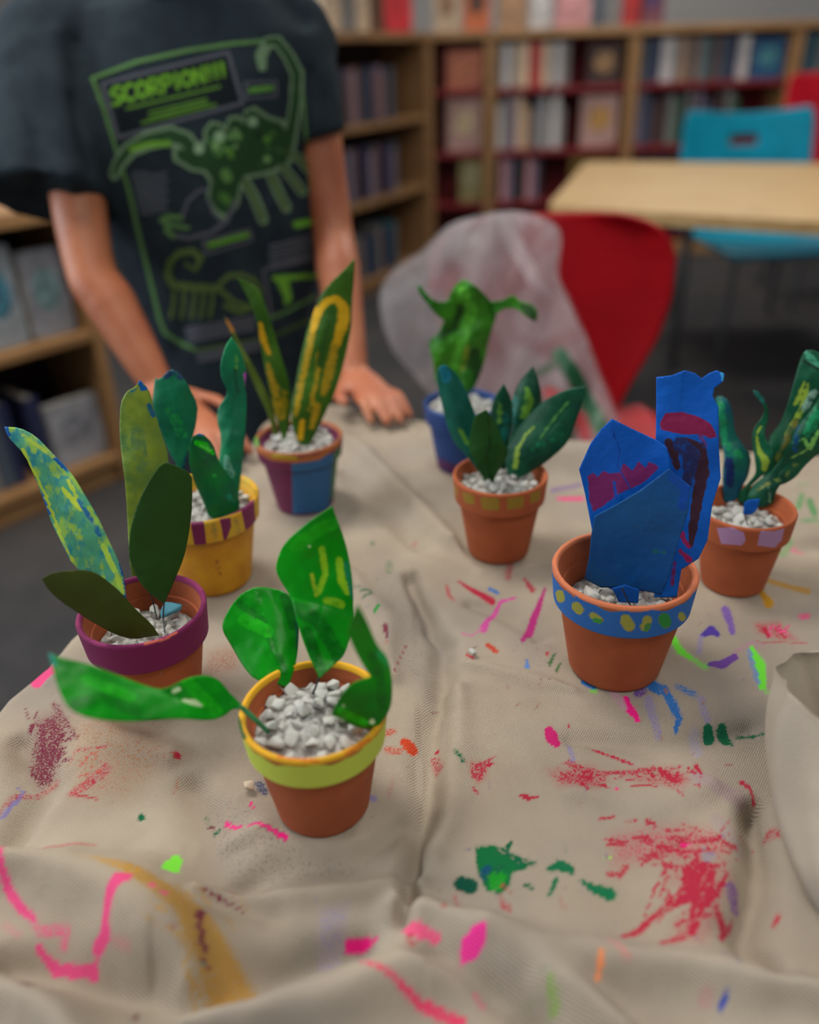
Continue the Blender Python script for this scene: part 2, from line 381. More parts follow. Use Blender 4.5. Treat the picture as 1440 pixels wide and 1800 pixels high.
RED, PINK, MAG, PUR, BLU, DGR, GRN, LIM, TAN, GRY, ORA, LAV, HOT = (178, 44, 66), (225, 80, 130), (200, 40, 110), (110, 70, 150), (50, 110, 180), (20, 98, 64), (24, 140, 50), (110, 220, 60), (176, 136, 72), (128, 128, 128), (232, 140, 90), (140, 130, 175), (240, 30, 130)
WINE = (120, 50, 66); OCH = (190, 140, 40)
def s(c, pts, w, d=.9): return (c, 's', pts, w, d)
def p(c, pts, w=4, d=.9): return (c, 'p', pts, w, d)
CL = [
    # broad faint stains; the first grey patch is partly painted wrinkle shadow
    p((118, 112, 108), [(340, 1400), (430, 1390), (560, 1480), (700, 1480), (640, 1560), (500, 1570), (400, 1560), (350, 1500)], 40, .36),
    p(TAN, [(140, 1540), (240, 1545), (330, 1580), (370, 1610), (440, 1700), (465, 1735), (360, 1760), (340, 1700), (310, 1640), (230, 1580)], 16, .72),
    p(OCH, [(160, 1540), (220, 1548), (270, 1565), (240, 1580), (190, 1560)], 8, .55),
    p((170, 120, 84), [(110, 1260), (260, 1260), (330, 1330), (230, 1420), (120, 1410)], 36, .40),
    p((150, 100, 80), [(360, 1140), (440, 1120), (420, 1180), (350, 1200)], 16, .45),
    p((110, 110, 118), [(650, 960), (740, 1000), (800, 1120), (760, 1240), (690, 1200), (640, 1060)], 40, .33),
    p((120, 126, 120), [(520, 1620), (720, 1600), (700, 1690), (560, 1710), (470, 1690)], 40, .35),
    p(LAV, [(560, 1600), (620, 1590), (610, 1630), (590, 1680), (550, 1680)], 14, .38),
    p((130, 120, 120), [(880, 1100), (960, 1080), (1000, 1150), (960, 1200), (900, 1180)], 30, .35),
    p(WINE, [(60, 1260), (110, 1240), (125, 1290), (110, 1330), (92, 1370), (60, 1380), (40, 1350), (45, 1310)], 22, .62),
    s(WINE, [(95, 1240), (110, 1260), (135, 1300)], 5, .55), s(RED, [(0, 1430), (20, 1395), (60, 1385), (95, 1360)], 5, .45),
    s(LAV, [(0, 1438), (14, 1415), (32, 1395), (37, 1382), (28, 1376)], [2.5, 3.5, 3, 2.5, 2], .9),
    s(RED, [(125, 1390), (150, 1380), (172, 1362), (185, 1350)], 10, .5), s(RED, [(132, 1396), (170, 1404)], 3, .7), s(RED, [(130, 1320), (190, 1318)], 2, .5),
    s((190, 80, 90), [(10, 1530), (50, 1508), (110, 1500), (170, 1497)], [8, 7, 5, 4], .62),
    # large pink curl, front left
    s(PINK, [(16, 1532), (14, 1555), (24, 1585), (40, 1605), (60, 1620)], [6, 9, 9, 9, 6], .88),
    s(PINK, [(66, 1662), (88, 1684), (120, 1690), (162, 1694)], [6, 9, 8, 9], .95),
    s(PINK, [(172, 1672), (190, 1662), (196, 1640), (205, 1612), (220, 1590), (238, 1585)], [10, 8, 7, 8, 11, 8], .9),
    s(PINK, [(60, 1620), (72, 1640), (120, 1640), (110, 1660)], 9, .5), s(PINK, [(280, 1595), (300, 1605)], 6, .4), s(PINK, [(10, 1630), (34, 1645)], 7, .35), s(PINK, [(200, 1665), (230, 1680)], 6, .4),
    p(WINE, [(300, 1665), (318, 1660), (322, 1682), (300, 1672)], 4, .6), s((110, 70, 66), [(75, 1730), (64, 1765)], [7, 15], .55), s((110, 70, 66), [(232, 1762), (232, 1780)], 8, .5),
    s(WINE, [(362, 1570), (390, 1580), (430, 1598)], [3, 5, 2], .6), s(WINE, [(360, 1620), (356, 1640), (366, 1710)], 6, .42),
    s(PINK, [(66, 1196), (92, 1180)], 14, .95),
    p((130, 235, 70), [(311, 1500), (319, 1512), (317, 1543), (286, 1543), (296, 1522)], 2, 1.1),
    s(DGR, [(248, 1436), (250, 1437)], 6, 1.1), s(MAG, [(410, 1560)], 6.5, .9), s(RED, [(312, 1335), (316, 1335)], 5, 1), s((150, 110, 110), [(404, 1405), (398, 1425)], 4, .4),
    s(DGR, [(358, 1425), (368, 1440)], 4, .5), s(DGR, [(374, 1452), (384, 1446)], 4, .6), s(WINE, [(368, 1440), (373, 1442)], 3.5, .8),
    s(HOT, [(398, 1438), (410, 1446), (424, 1449)], [4, 3, 1.5], .95), s(HOT, [(430, 1450), (460, 1454), (482, 1462), (502, 1471)], [2, 3, 4, 6], 1.05), s(HOT, [(440, 1410), (445, 1420)], 3, .8),
    s((80, 84, 110), [(456, 1380), (464, 1390)], 10, .6), s(LAV, [(652, 1402), (658, 1404)], 6, .6),
    # right of lime pot
    s((200, 70, 40), [(712, 1305), (722, 1312)], [9, 12], .8), s((190, 80, 60), [(672, 1290), (690, 1286)], 7, .52), s((190, 80, 60), [(680, 1318), (702, 1320)], 7, .52), s(RED, [(690, 1370), (684, 1400)], 4, .3),
    s(WINE, [(677, 1112), (679, 1124), (680, 1135)], [5, 3, 1], .8), s(RED, [(682, 1142)], 3, .6), s((150, 90, 80), [(716, 1130), (700, 1170), (693, 1200)], 1.3, .7), s(DGR, [(500, 1140), (508, 1144)], 4, .6),
    s(DGR, [(655, 955)], 5, .5), s(DGR, [(684, 992), (684, 1004)], 7, .42), s(DGR, [(636, 1050), (652, 1048), (655, 1054), (640, 1060)], 2.5, .6), s(GRN, [(659, 1085), (666, 1077)], 3, .9), s(RED, [(724, 948), (732, 944)], 3, .45),
    s(DGR, [(660, 1022), (666, 1018)], 3, .4), s(DGR, [(620, 1040), (640, 1046)], 3, .4),
    # middle strokes
    s(RED, [(806, 1022), (835, 1040), (866, 1054)], [1.5, 5, 5], .85), s((200, 80, 150), [(908, 1050), (880, 1056), (866, 1075), (858, 1090), (850, 1105)], [1.5, 3, 5, 5, 8], .8),
    s((200, 100, 150), [(848, 1105), (830, 1118), (812, 1114)], 2, .6), s(RED, [(786, 1030), (790, 1048), (798, 1054)], 3, .6), s((180, 50, 120), [(958, 1035), (946, 1070), (932, 1100), (918, 1126)], [2, 6, 8, 3], .85),
    s(RED, [(922, 1018), (936, 1036)], [3, 6], .65), s(RED, [(897, 990), (893, 1015)], 7, .5), s(BLU, [(860, 1034), (876, 1042)], 3, .85), s((190, 70, 50), [(858, 1134), (872, 1144)], 5, .75),
    s((195, 70, 80), [(822, 1152), (832, 1160)], 3, .8), s((90, 130, 190), [(927, 1160), (927, 1174)], [2.5, 5], .8), s(RED, [(962, 1148)], 4, .8), s((70, 110, 60), [(974, 1150), (966, 1168)], 3, .75), s((70, 110, 60), [(984, 1166), (978, 1180)], 3, .75),
    s(PUR, [(970, 862), (1020, 852)], 4, .5), s(HOT, [(980, 876), (1024, 876)], [3, 4], .6), s((60, 60, 60), [(964, 1206), (967, 1201)], .9, 1),
    # below blue pot
    s(HOT, [(1100, 1226), (1108, 1246), (1122, 1266)], [4, 8, 4], .85), s((200, 140, 170), [(1078, 1216), (1096, 1240)], 8, .45), s(LAV, [(1140, 1230), (1148, 1260), (1158, 1288)], [10, 9, 8], .5), s(BLU, [(1146, 1204), (1160, 1212)], 10, .9),
    s(BLU, [(1166, 1210), (1182, 1238), (1194, 1262), (1188, 1282)], [8, 9, 7, 4], .75), s(BLU, [(1190, 1208), (1220, 1222)], 6, .55), s(LAV, [(1232, 1230), (1244, 1262)], [8, 7], .5), s((150, 145, 180), [(1222, 1285), (1226, 1320)], 11, .42),
    s(PUR, [(1130, 1214), (1120, 1220)], 8, .6), s(BLU, [(1026, 1198), (1044, 1207)], 5, .9), s(LIM, [(1040, 1214), (1048, 1216)], 4, .5),
    s(MAG, [(966, 1288), (970, 1298), (978, 1308)], [9, 12, 8], 1), s(LAV, [(1000, 1310), (1008, 1340)], 6, .5), s(RED, [(998, 1276), (1002, 1278)], 3, .7),
    s(DGR, [(1246, 1278), (1248, 1290)], [9, 10], 1), s(DGR, [(1270, 1276), (1278, 1296), (1286, 1304)], [9, 10, 5], .8), s(DGR, [(1300, 1288), (1326, 1290)], 6, .62), s(DGR, [(1332, 1290), (1360, 1284)], 3, .6),
    # right of blue pot
    s(LIM, [(1184, 1128), (1194, 1146), (1212, 1158)], [8, 8, 5], .72), s(LIM, [(1212, 1158), (1240, 1176)], 6, .5), s((80, 60, 150), [(1236, 1118), (1250, 1110), (1262, 1118)], [5, 9, 4], .9), s(LAV, [(1232, 1124), (1228, 1150)], 6, .5),
    s(PUR, [(1244, 1170), (1270, 1170), (1292, 1156)], [3, 8, 6], .95), s((120, 90, 165), [(1276, 1072), (1284, 1095), (1288, 1112)], [9, 7, 6], .7), s((180, 120, 150), [(1290, 1150), (1320, 1130), (1340, 1132)], 5, .4),
    s(LIM, [(1322, 1140), (1336, 1170), (1340, 1205)], [5, 11, 8], .8), s((100, 140, 190), [(1316, 1146), (1326, 1180), (1332, 1200)], 5, .55), s(LIM, [(1345, 1215), (1365, 1222)], 5, .4),
    p(RED, [(1320, 1092), (1370, 1088), (1412, 1128), (1370, 1128), (1330, 1116)], 10, .5), s(RED, [(1344, 1104), (1350, 1118)], 4, .75), s(RED, [(1366, 1104), (1380, 1120)], 3, .7), s(HOT, [(1408, 1084), (1420, 1082)], 6, .5), s(RED, [(1330, 1128), (1420, 1130)], 1.5, .6),
    s(TAN, [(1352, 1020), (1390, 1032), (1420, 1040)], [5, 5, 6], .75), s(OCH, [(1340, 1042), (1352, 1060)], [5, 9], .85),
    s((90, 150, 90), [(1410, 870), (1404, 890)], 6, .6), s((70, 140, 80), [(1424, 880), (1432, 902)], 7, .6), s((90, 150, 90), [(1412, 916), (1436, 914)], 5, .5), s((110, 160, 100), [(1376, 972), (1390, 950)], 8, .5), s((110, 150, 100), [(1404, 852), (1420, 850)], 4, .4),
    s(PINK, [(1396, 955), (1414, 965)], 4, .45),
    # red scrub band
    p(RED, [(824, 1342), (862, 1340), (858, 1370), (840, 1384), (822, 1368)], 9, .56), s(RED, [(830, 1388), (840, 1396)], 3, .7), s(DGR, [(800, 1332), (814, 1346)], 5, .6), s(RED, [(768, 1305)], 4, .8), s(RED, [(764, 1320), (772, 1345)], 9, .5),
    p(RED, [(955, 1352), (1040, 1340), (1080, 1370), (1050, 1400), (980, 1390)], 20, .55), s(RED, [(914, 1398), (930, 1403), (946, 1400)], [3, 5, 2], .9), s(RED, [(1000, 1342), (1030, 1358), (1100, 1360), (1150, 1350)], 5, .6),
    s(RED, [(1044, 1315), (1074, 1328), (1108, 1342)], 3.5, .72), s(RED, [(1160, 1352), (1180, 1368), (1190, 1378)], [3, 6, 5], .95), p(RED, [(1080, 1352), (1180, 1340), (1230, 1370), (1200, 1400), (1120, 1385)], 16, .48),
    s(RED, [(1225, 1344), (1232, 1358)], 5, .85), s(RED, [(1304, 1372), (1320, 1384), (1328, 1400)], 4, .8), s(HOT, [(1082, 1396)], 4, .8), s(RED, [(1056, 1440), (1080, 1438)], 3, .7), s(RED, [(1108, 1447), (1118, 1447)], 3, .7), s(RED, [(1138, 1450), (1150, 1455)], 4, .8),
    s((150, 90, 150), [(1226, 1370), (1300, 1400)], 14, .3),
    # green blots
    p((18, 110, 60), [(836, 1488), (868, 1486), (894, 1496), (935, 1516), (925, 1530), (902, 1535), (896, 1560), (880, 1574), (856, 1568), (842, 1545), (836, 1515)], 5, .92),
    p((30, 150, 40), [(850, 1536), (880, 1520), (892, 1545), (880, 1570), (862, 1566)], 8, .8), s((14, 80, 60), [(812, 1556), (826, 1560)], [14, 14], 1.0), s((20, 80, 110), [(856, 1530), (852, 1540)], 9, .8), s(DGR, [(880, 1495), (915, 1515), (936, 1520)], 7, .6),
    s((24, 110, 70), [(966, 1528), (985, 1522), (1005, 1530)], [5, 10, 8], .85), s((24, 110, 70), [(978, 1545), (966, 1574)], 4, .8), s((24, 110, 70), [(1022, 1548), (1044, 1562), (1072, 1572)], [4, 8, 12], .88),
    s(RED, [(800, 1580), (804, 1610)], 6, .55), s(RED, [(880, 1580), (886, 1600)], 6, .5), s(RED, [(840, 1612), (860, 1616)], 6, .45), s(RED, [(780, 1600), (784, 1606)], 5, .4), s(RED, [(984, 1580), (992, 1596)], 5, .35),
    # big red patch
    p((190, 70, 90), [(1070, 1460), (1200, 1445), (1290, 1450), (1292, 1500), (1240, 1530), (1150, 1520), (1070, 1530)], 24, .46),
    p(RED, [(1190, 1524), (1240, 1512), (1262, 1520), (1256, 1560), (1250, 1590), (1240, 1600), (1222, 1650), (1206, 1648), (1214, 1590), (1180, 1600), (1150, 1620), (1146, 1608), (1190, 1570), (1204, 1545)], 6, .92),
    p(RED, [(1160, 1500), (1280, 1500), (1300, 1540), (1270, 1590), (1260, 1640), (1240, 1672), (1180, 1660), (1180, 1620), (1230, 1580), (1170, 1560)], 20, .40),
    s(RED, [(1090, 1655), (1120, 1640), (1150, 1610)], [5, 8, 6], .7), s(RED, [(1262, 1590), (1276, 1620), (1270, 1640)], 7, .72), s(RED, [(1070, 1535), (1090, 1540), (1100, 1525)], 6, .6), s((130, 90, 140), [(1290, 1555), (1296, 1580)], [14, 10], .6), s((120, 110, 160), [(1245, 1500)], 14, .45),
    s(HOT, [(1200, 1484), (1206, 1486)], 5, .9), s((140, 110, 150), [(1260, 1440), (1300, 1480)], 14, .3), s(RED, [(1355, 1455), (1372, 1462)], 9, .5), s(RED, [(1200, 1650), (1160, 1668)], 8, .6),
    # front middle and right
    s(HOT, [(612, 1643), (640, 1642), (662, 1644)], [7, 6, 2], .95), s((230, 90, 130), [(716, 1640), (740, 1652), (770, 1664)], [10, 12, 6], .75), s(RED, [(718, 1660), (724, 1670)], 8, .5), s(RED, [(724, 1595), (722, 1570)], 6, .3),
    p((240, 60, 150), [(808, 1680), (835, 1667), (856, 1666), (852, 1690), (838, 1702), (810, 1706)], 3, 1.1), s((225, 60, 100), [(640, 1722), (690, 1745), (740, 1776), (810, 1800)], [5, 6, 10, 12], .68), s(PINK, [(836, 1750), (850, 1770)], 7, .5),
    s(ORA, [(1054, 1702), (1050, 1730), (1048, 1742)], [7, 6, 3], .75), s((130, 160, 80), [(966, 1750), (974, 1785)], [8, 10], .55), s((130, 150, 90), [(930, 1768)], 6, .4), s((220, 120, 120), [(1068, 1670), (1100, 1708)], [8, 8], .4),
    s((80, 100, 170), [(1264, 1692), (1300, 1692), (1330, 1704), (1356, 1714)], [3, 4, 5, 5], .65), s(BLU, [(1298, 1694), (1292, 1720)], 3, .45), s((60, 80, 170), [(1276, 1756), (1268, 1772)], [5, 7], .7), s((200, 110, 130), [(1240, 1760)], 16, .35),
    s((150, 235, 90), [(1066, 1506), (1071, 1507)], 3.5, .8), s(RED, [(1370, 1600), (1366, 1615)], 6, .6), s(DGR, [(775, 1570)], 3, .4),
]
rs = random.Random(9)
def streaks(c, box_, n, ang, ln, w_, d=.72, spread=.35):
    for _ in range(n):
        x = rs.uniform(box_[0], box_[2]); y = rs.uniform(box_[1], box_[3]); a = math.radians(ang)+rs.gauss(0, spread); l = ln*rs.uniform(.4, 1.2)
        k = rs.gauss(0, .25); m_ = (x+math.cos(a)*l*.5, y-math.sin(a)*l*.5); e_ = (m_[0]+math.cos(a+k)*l*.5, m_[1]-math.sin(a+k)*l*.5)
        q_ = w_*rs.uniform(.5, 1.3); CL.append((c, 's', [(x, y), m_, e_], [q_*.4, q_, q_*.5], d*rs.uniform(.75, 1.1)))
streaks(RED, (1110, 1470, 1260, 1540), 20, 8, 60, 5, .70); streaks(RED, (1120, 1570, 1200, 1650), 9, 52, 80, 5, .72, .25); streaks(RED, (1200, 1560, 1280, 1640), 12, 80, 60, 5, .74, .3)
streaks(RED, (960, 1340, 1220, 1390), 26, -12, 34, 3.2, .72, .5); streaks(RED, (1050, 1450, 1290, 1500), 18, 5, 50, 3, .62, .3); streaks(RED, (824, 1340, 850, 1370), 8, 20, 26, 3, .7, .5)
streaks(WINE, (45, 1260, 110, 1360), 22, 50, 26, 4, .66, .6); streaks((190, 90, 80), (120, 1330, 180, 1400), 16, 10, 30, 2, .6, .4); streaks((170, 120, 100), (110, 1260, 330, 1420), 26, 0, 26, 1.6, .52, .6)
streaks(TAN, (260, 1560, 420, 1720), 14, -50, 50, 6, .55, .3); streaks(PINK, (1330, 1090, 1400, 1120), 7, 60, 24, 2.5, .7, .4)
streaks((150, 100, 90), (650, 1100, 1300, 1700), 36, 20, 16, 1.6, .55, 1.2); streaks((110, 130, 110), (100, 1250, 1300, 1750), 36, 20, 12, 1.8, .50, 1.2); streaks((120, 110, 140), (500, 1000, 1400, 1750), 30, 20, 14, 2.2, .48, 1.2)
streaks(RED, (740, 1560, 900, 1640), 9, 70, 18, 3, .6, .5); streaks(DGR, (840, 1486, 930, 1560), 8, 30, 24, 5, .9, .6)
M['cloth'] = mat('canvas', (189, 175, 155), (174, 159, 140), 14, .35, .65, rough=.92, bump=.55, bscale=700, paint=True, pscale=620, weave=200, c3=(160, 150, 140), s3=5, lo3=.45, hi3=.75, spec=.15, soft=3.2, gain=1.35)
M['cloth2'] = mat('canvas_turned', (182, 171, 153), (166, 154, 138), 14, lo=.35, hi=.65, rough=.92, bump=.4, bscale=900, paint=True, c3=(150, 142, 132), s3=7, lo3=.45, hi3=.75, spec=.15)
root = thing('dropcloth', 'paint-splattered beige canvas dropcloth draped over the craft table under the pots', 'cloth', (EC[0], EC[1], TZ))
cl = mesh_obj('canvas_sheet', XYZ, F, M['cloth'], root, attr=paint(proj(np.concatenate([G, np.full((len(G), 1), TZ)], 1)), CL))
# the bunched-up roll of cloth at the right
ring = []
rs = [(1496, 1222, .792, 112), (1497, 1216, .800, 114), (1500, 1220, .797, 118), (1496, 1250, .785, 124), (1494, 1300, .765, 140), (1500, 1370, .742, 150), (1512, 1450, .722, 150), (1535, 1540, .704, 138), (1560, 1600, .690, 125)]
inner = [(1500, 1330, .742, 80), (1498, 1270, .772, 98)]
vs, fs = [], []; SEG = 64
for j, (x, y, z, r) in enumerate(inner+rs):
    c = Wz(x, y, z); depth = np.dot(c-CAM, FW)
    for k in range(SEG):
        a = 2*math.pi*k/SEG; wv = 1+.045*math.sin(3*a+j*.35)+.03*math.sin(7*a+j*.6)+.02*math.sin(11*a-j*.5)
        R1 = r*depth/FPX*wv; vs.append((c[0]+R1*math.cos(a), c[1]+R1*math.sin(a)*1.15, c[2]+.006*math.sin(2*a+1)))
    if j:
        b = (j-1)*SEG
        fs += [(b+k, b+(k+1) % SEG, b+SEG+(k+1) % SEG, b+SEG+k) for k in range(SEG)]
vs = np.array(vs); c_r = Wz(1500, 1300, .75); a_r = np.arctan2(vs[:, 1]-c_r[1], vs[:, 0]-c_r[0]); nr = fnoise(np.stack([a_r*.9+6, vs[:, 2]*9+3], -1), 1.6, 31, 3); vs[:, 0] += nr*.014; vs[:, 1] += nr*.010
roll = mesh_obj('cloth_fold', vs, fs, M['cloth2'], root, attr=np.zeros((len(vs), 4))); tag(roll, 'bunched-up fold of the canvas standing open like a tube')
mod(roll, 'SUBSURF', levels=2, render_levels=2)

# table below
tt = thing('craft_table', 'craft table standing hidden under the paint-splattered canvas', 'table', (.1, .7, 0))
vs = [(x*.985+EC[0]*.015, y*.985+EC[1]*.015, z) for z in (TZ-.012, TZ-.042) for x, y in EDGE]; n = len(EDGE)
vs = [(EC[0]+(x-EC[0])*.955, EC[1]+(y-EC[1])*.955, z) for z in (TZ-.026, TZ-.056) for x, y in EDGE]
mesh_obj('tabletop', vs, [tuple(range(n))[::-1], tuple(range(n, 2*n))]+[(i, (i+1) % n, n+(i+1) % n, n+i) for i in range(n)], M['wood'], tt, smooth=False)
for x, y in ((-.30, .12), (.75, .12), (-.02, .86), (.75, .80)):
    v, f = tube([(x, y, 0), (x, y, TZ-.041)], .018, 12, 2, cap=False); mesh_obj('leg', v, f, M['metal'], tt)

# ================================================================= pots
def lathe(profile, seg=96):
    vs, fs = [], []
    for r, z in profile:
        for k in range(seg):
            a = 2*math.pi*k/seg; vs.append((r*math.cos(a), r*math.sin(a), z))
    for i in range(len(profile)-1):
        for k in range(seg): fs.append((i*seg+k, i*seg+(k+1) % seg, (i+1)*seg+(k+1) % seg, (i+1)*seg+k))
    return np.array(vs, float), fs
def dens(prof, step):
    o = []
    for (a, b), (c, d) in zip(prof[:-1], prof[1:]):
        n = max(1, int(math.hypot(c-a, d-b)/step))
        o += [(a+(c-a)*i/n, b+(d-b)*i/n) for i in range(n)]
    return o+[prof[-1]]
def front_paint(vs, strokes, c, r):
    P = proj(vs); A = paint(P, strokes)
    n = np.stack([vs[:, 0]-c[0], vs[:, 1]-c[1]], -1); vdir = np.array([c[0]-0, c[1]-0]); back = (n@vdir)/np.linalg.norm(vdir) > r*.35
    A[back, 3] = 0; return A
def pot(key, label, rim_strokes=(), body_strokes=(), rim_base=None, body_base=None, rim_label=None, inner_top=None, band=.30, all_round=None):
    q = POTS[key]; X, Y, r, h = q['X'], q['Y'], q['r'], q['h']; t = .075*r*1.3
    e = thing('flower_pot', label, 'pot', (X, Y, TZ)); zb = h*(1-band)
    body = dens([(0, 0), (r*.60, 0), (r*.64, h*.008), (r*.662, h*.03), (r*.875, zb+.004), (r*.875, zb+.012), (r*.90-t*.9, zb+.012), (r*.62-t*.4, h*.1), (0, h*.1)], r*.03)
    vs, fs = lathe(body); vs += (X, Y, TZ)
    mb = body_base or M['terra']
    bo = mesh_obj('pot_body', vs, fs, mb, e, attr=front_paint(vs, body_strokes, (X, Y), r))
    rimp = dens([(r*.80, zb+.006), (r*.875, zb+.001), (r*.925, zb), (r*.945, zb+h*.012), (r*.985, h-.005), (r*.99, h-.002), (r*.97, h), (r*.925, h), (r*.90, h-.002), (r*.885, h-.006), (r*.80, zb+.006)], r*.012)
    vs, fs = lathe(rimp, 288); vs += (X, Y, TZ)
    A = front_paint(vs, rim_strokes, (X, Y), r)
    if all_round:                                   # paint on the outside of the band that runs round it, (colour, from height, strength)
        colr, top, den = all_round
        rad = np.hypot(vs[:, 0]-X, vs[:, 1]-Y); th = np.arctan2(vs[:, 1]-Y, vs[:, 0]-X)
        lim = TZ+h-top+.0012*np.sin(th*7)+.0008*np.sin(th*17+1)
        k = (rad > r*.915) & (vs[:, 2] < lim) & (A[:, 3] < .3); A[k, :3] = lin(colr); A[k, 3] = den
    if inner_top:
        colr, den = inner_top; rad = np.hypot(vs[:, 0]-X, vs[:, 1]-Y); k = (vs[:, 2] > TZ+h-.0035) & (A[:, 3] < .3)
        A[k, :3] = lin(colr); A[k, 3] = den
    rm = mesh_obj('pot_rim', vs, fs, rim_base or M['terra'], e, attr=A)
    if rim_label: tag(rm, rim_label)
    return e
W_BLUE = (30, 96, 170); MAR = (112, 12, 72)
pot('lime', 'terracotta pot with a lime green band and yellow lip, nearest to the viewer',
    rim_strokes=[s((50, 90, 30), [(418, 1262), (424, 1285), (430, 1296)], 4, .7), s((210, 120, 20), [(610, 1324), (650, 1300)], 4, .8), s((210, 120, 20), [(490, 1330), (560, 1338)], 3, .6)],
    all_round=((188, 202, 72), .0045, 1.2), inner_top=((216, 160, 20), 1.1), rim_label='band painted lime green with a yellow lip', band=.29)
pot('purple', 'terracotta pot with a dark purple band, left of the lime-banded pot',
    rim_strokes=[s((190, 90, 70), [(255, 1132), (290, 1124), (310, 1112)], 2.2, .75)], all_round=(MAR, .000, 1.2), inner_top=((128, 30, 84), 1.1), rim_label='band painted dark purple', band=.33)
yel = mat('yellow_paint', (206, 148, 16), (186, 124, 10), 40, .35, .65, rough=.6, bump=.2, bscale=160, paint=True, pscale=260, gain=1.5)
YB = (196, 160, 30)
pot('stripe', 'yellow painted pot with purple and yellow stripes round its rim',
    rim_strokes=[p(MAR, [(333, 914), (358, 916), (364, 960), (342, 960)], 1.5, 1.2), p(MAR, [(386, 912), (405, 910), (407, 925), (398, 950), (394, 952)], 1.5, 1.2), p(MAR, [(424, 896), (447, 882), (450, 920), (432, 934)], 1.5, 1.2), s(MAR, [(385, 909), (420, 898), (445, 880)], 2, 1), p(MAR, [(262, 900), (290, 912), (294, 958), (270, 945)], 1.5, 1.2),
                 s((150, 130, 50), [(376, 925), (378, 950)], 7, .5), s((150, 120, 60), [(414, 915), (418, 935)], 6, .5)],
    body_strokes=[s((150, 96, 20), [(380, 985), (384, 1010)], 5, .5)], rim_base=mat('stripe_yellow', YB, (206, 150, 20), 60, rough=.6, paint=True, pscale=300, gain=.6), body_base=yel, rim_label='rim with purple stripes on yellow', band=.26)
wine = mat('wine_paint', (106, 20, 70), (92, 16, 60), 30, rough=.6, paint=True, pscale=200, gain=.9)
pot('multi', 'pot painted in purple and blue blocks with an orange lip, beside the child\'s hand',
    rim_strokes=[p((34, 92, 142), [(512, 812), (586, 796), (592, 900), (512, 900)], 3, 1.2), p((60, 110, 70), [(586, 798), (598, 780), (602, 830), (588, 850)], 3, 1), p((100, 26, 66), [(448, 800), (512, 812), (512, 880), (470, 880)], 3, 1.1), s((170, 96, 40), [(455, 792), (480, 806), (520, 810), (560, 804), (594, 780)], 4.5, 1.1), s((170, 150, 20), [(480, 801), (520, 806)], 3, 1), s((90, 140, 50), [(446, 770), (450, 780)], 6, 1)],
    body_strokes=[p((30, 90, 140), [(512, 800), (586, 790), (584, 850), (580, 900), (514, 905)], 4, 1.2), p((90, 90, 90), [(520, 862), (576, 850), (574, 880), (524, 892)], 8, .4), p((50, 100, 60), [(586, 800), (600, 790), (590, 870), (578, 885)], 4, .9)],
    rim_base=wine, body_base=wine, inner_top=((150, 80, 40), .9), band=.26, rim_label='rim with blue and purple blocks and an orange lip')
bluem = mat('blue_paint', (26, 66, 130), (20, 54, 112), 30, rough=.6, paint=True, pscale=200)
pot('back', 'blue painted pot behind the olive-squared pot', body_strokes=[s((80, 30, 90), [(765, 812), (800, 826), (850, 826)], 9, .8)], rim_base=bluem, body_base=bluem, band=.28)
OLV = (146, 116, 30)
pot('olive', 'terracotta pot with olive green squares round its rim',
    rim_strokes=[p(OLV, [(812, 864), (833, 870), (835, 888), (817, 884)], 1.5, .95), p(OLV, [(844, 873), (878, 876), (878, 898), (848, 896)], 1.5, .95), p(OLV, [(891, 875), (922, 872), (920, 892), (892, 897)], 1.5, .95), p(OLV, [(932, 868), (951, 860), (949, 880), (932, 886)], 1.5, .95), p(OLV, [(798, 850), (804, 858), (806, 875), (801, 868)], 1.5, .8)],
    rim_label='rim with olive green squares')
BY = (150, 150, 60)
pot('blue', 'largest terracotta pot, blue painted band with yellow and green dots',
    rim_strokes=[s(BY, [(984, 1044), (986, 1052)], 7, .9), s(BY, [(1013, 1066), (1018, 1072)], 8, .9), s(BY, [(1042, 1082), (1054, 1090)], 6, .8), s((50, 140, 60), [(1046, 1090), (1056, 1092)], 4, .8), s(BY, [(1100, 1090), (1106, 1100)], 10, .85), s(BY, [(1138, 1090), (1134, 1102)], 8, .8), s((30, 130, 50), [(1168, 1088), (1170, 1094)], 10, .95), s((60, 130, 60), [(1140, 1100), (1136, 1106)], 5, .7), s(BY, [(1198, 1082), (1200, 1086)], 6, .7),
                 s((170, 96, 66), [(972, 996), (985, 1026), (1010, 1048)], 2, .8), s((30, 110, 60), [(1020, 945), (1035, 940)], 5, .8)],
    all_round=(W_BLUE, .0035, 1.05), inner_top=((190, 106, 68), .8), rim_label='band painted blue with yellow and green dots', band=.31)
LIL = (164, 124, 160)
pot('lilac', 'terracotta pot with lilac patches round its rim, at the right edge',
    rim_strokes=[p(LIL, [(1260, 928), (1288, 927), (1308, 936), (1311, 950), (1304, 959), (1268, 956), (1264, 942)], 1.2, 1.1), p(LIL, [(1338, 933), (1360, 934), (1380, 929), (1374, 950), (1362, 963), (1331, 959), (1335, 940)], 1.2, 1.1), p(LIL, [(1226, 915), (1244, 922), (1244, 945), (1230, 940)], 1.2, 1.1)],
    rim_label='rim with lilac patches')

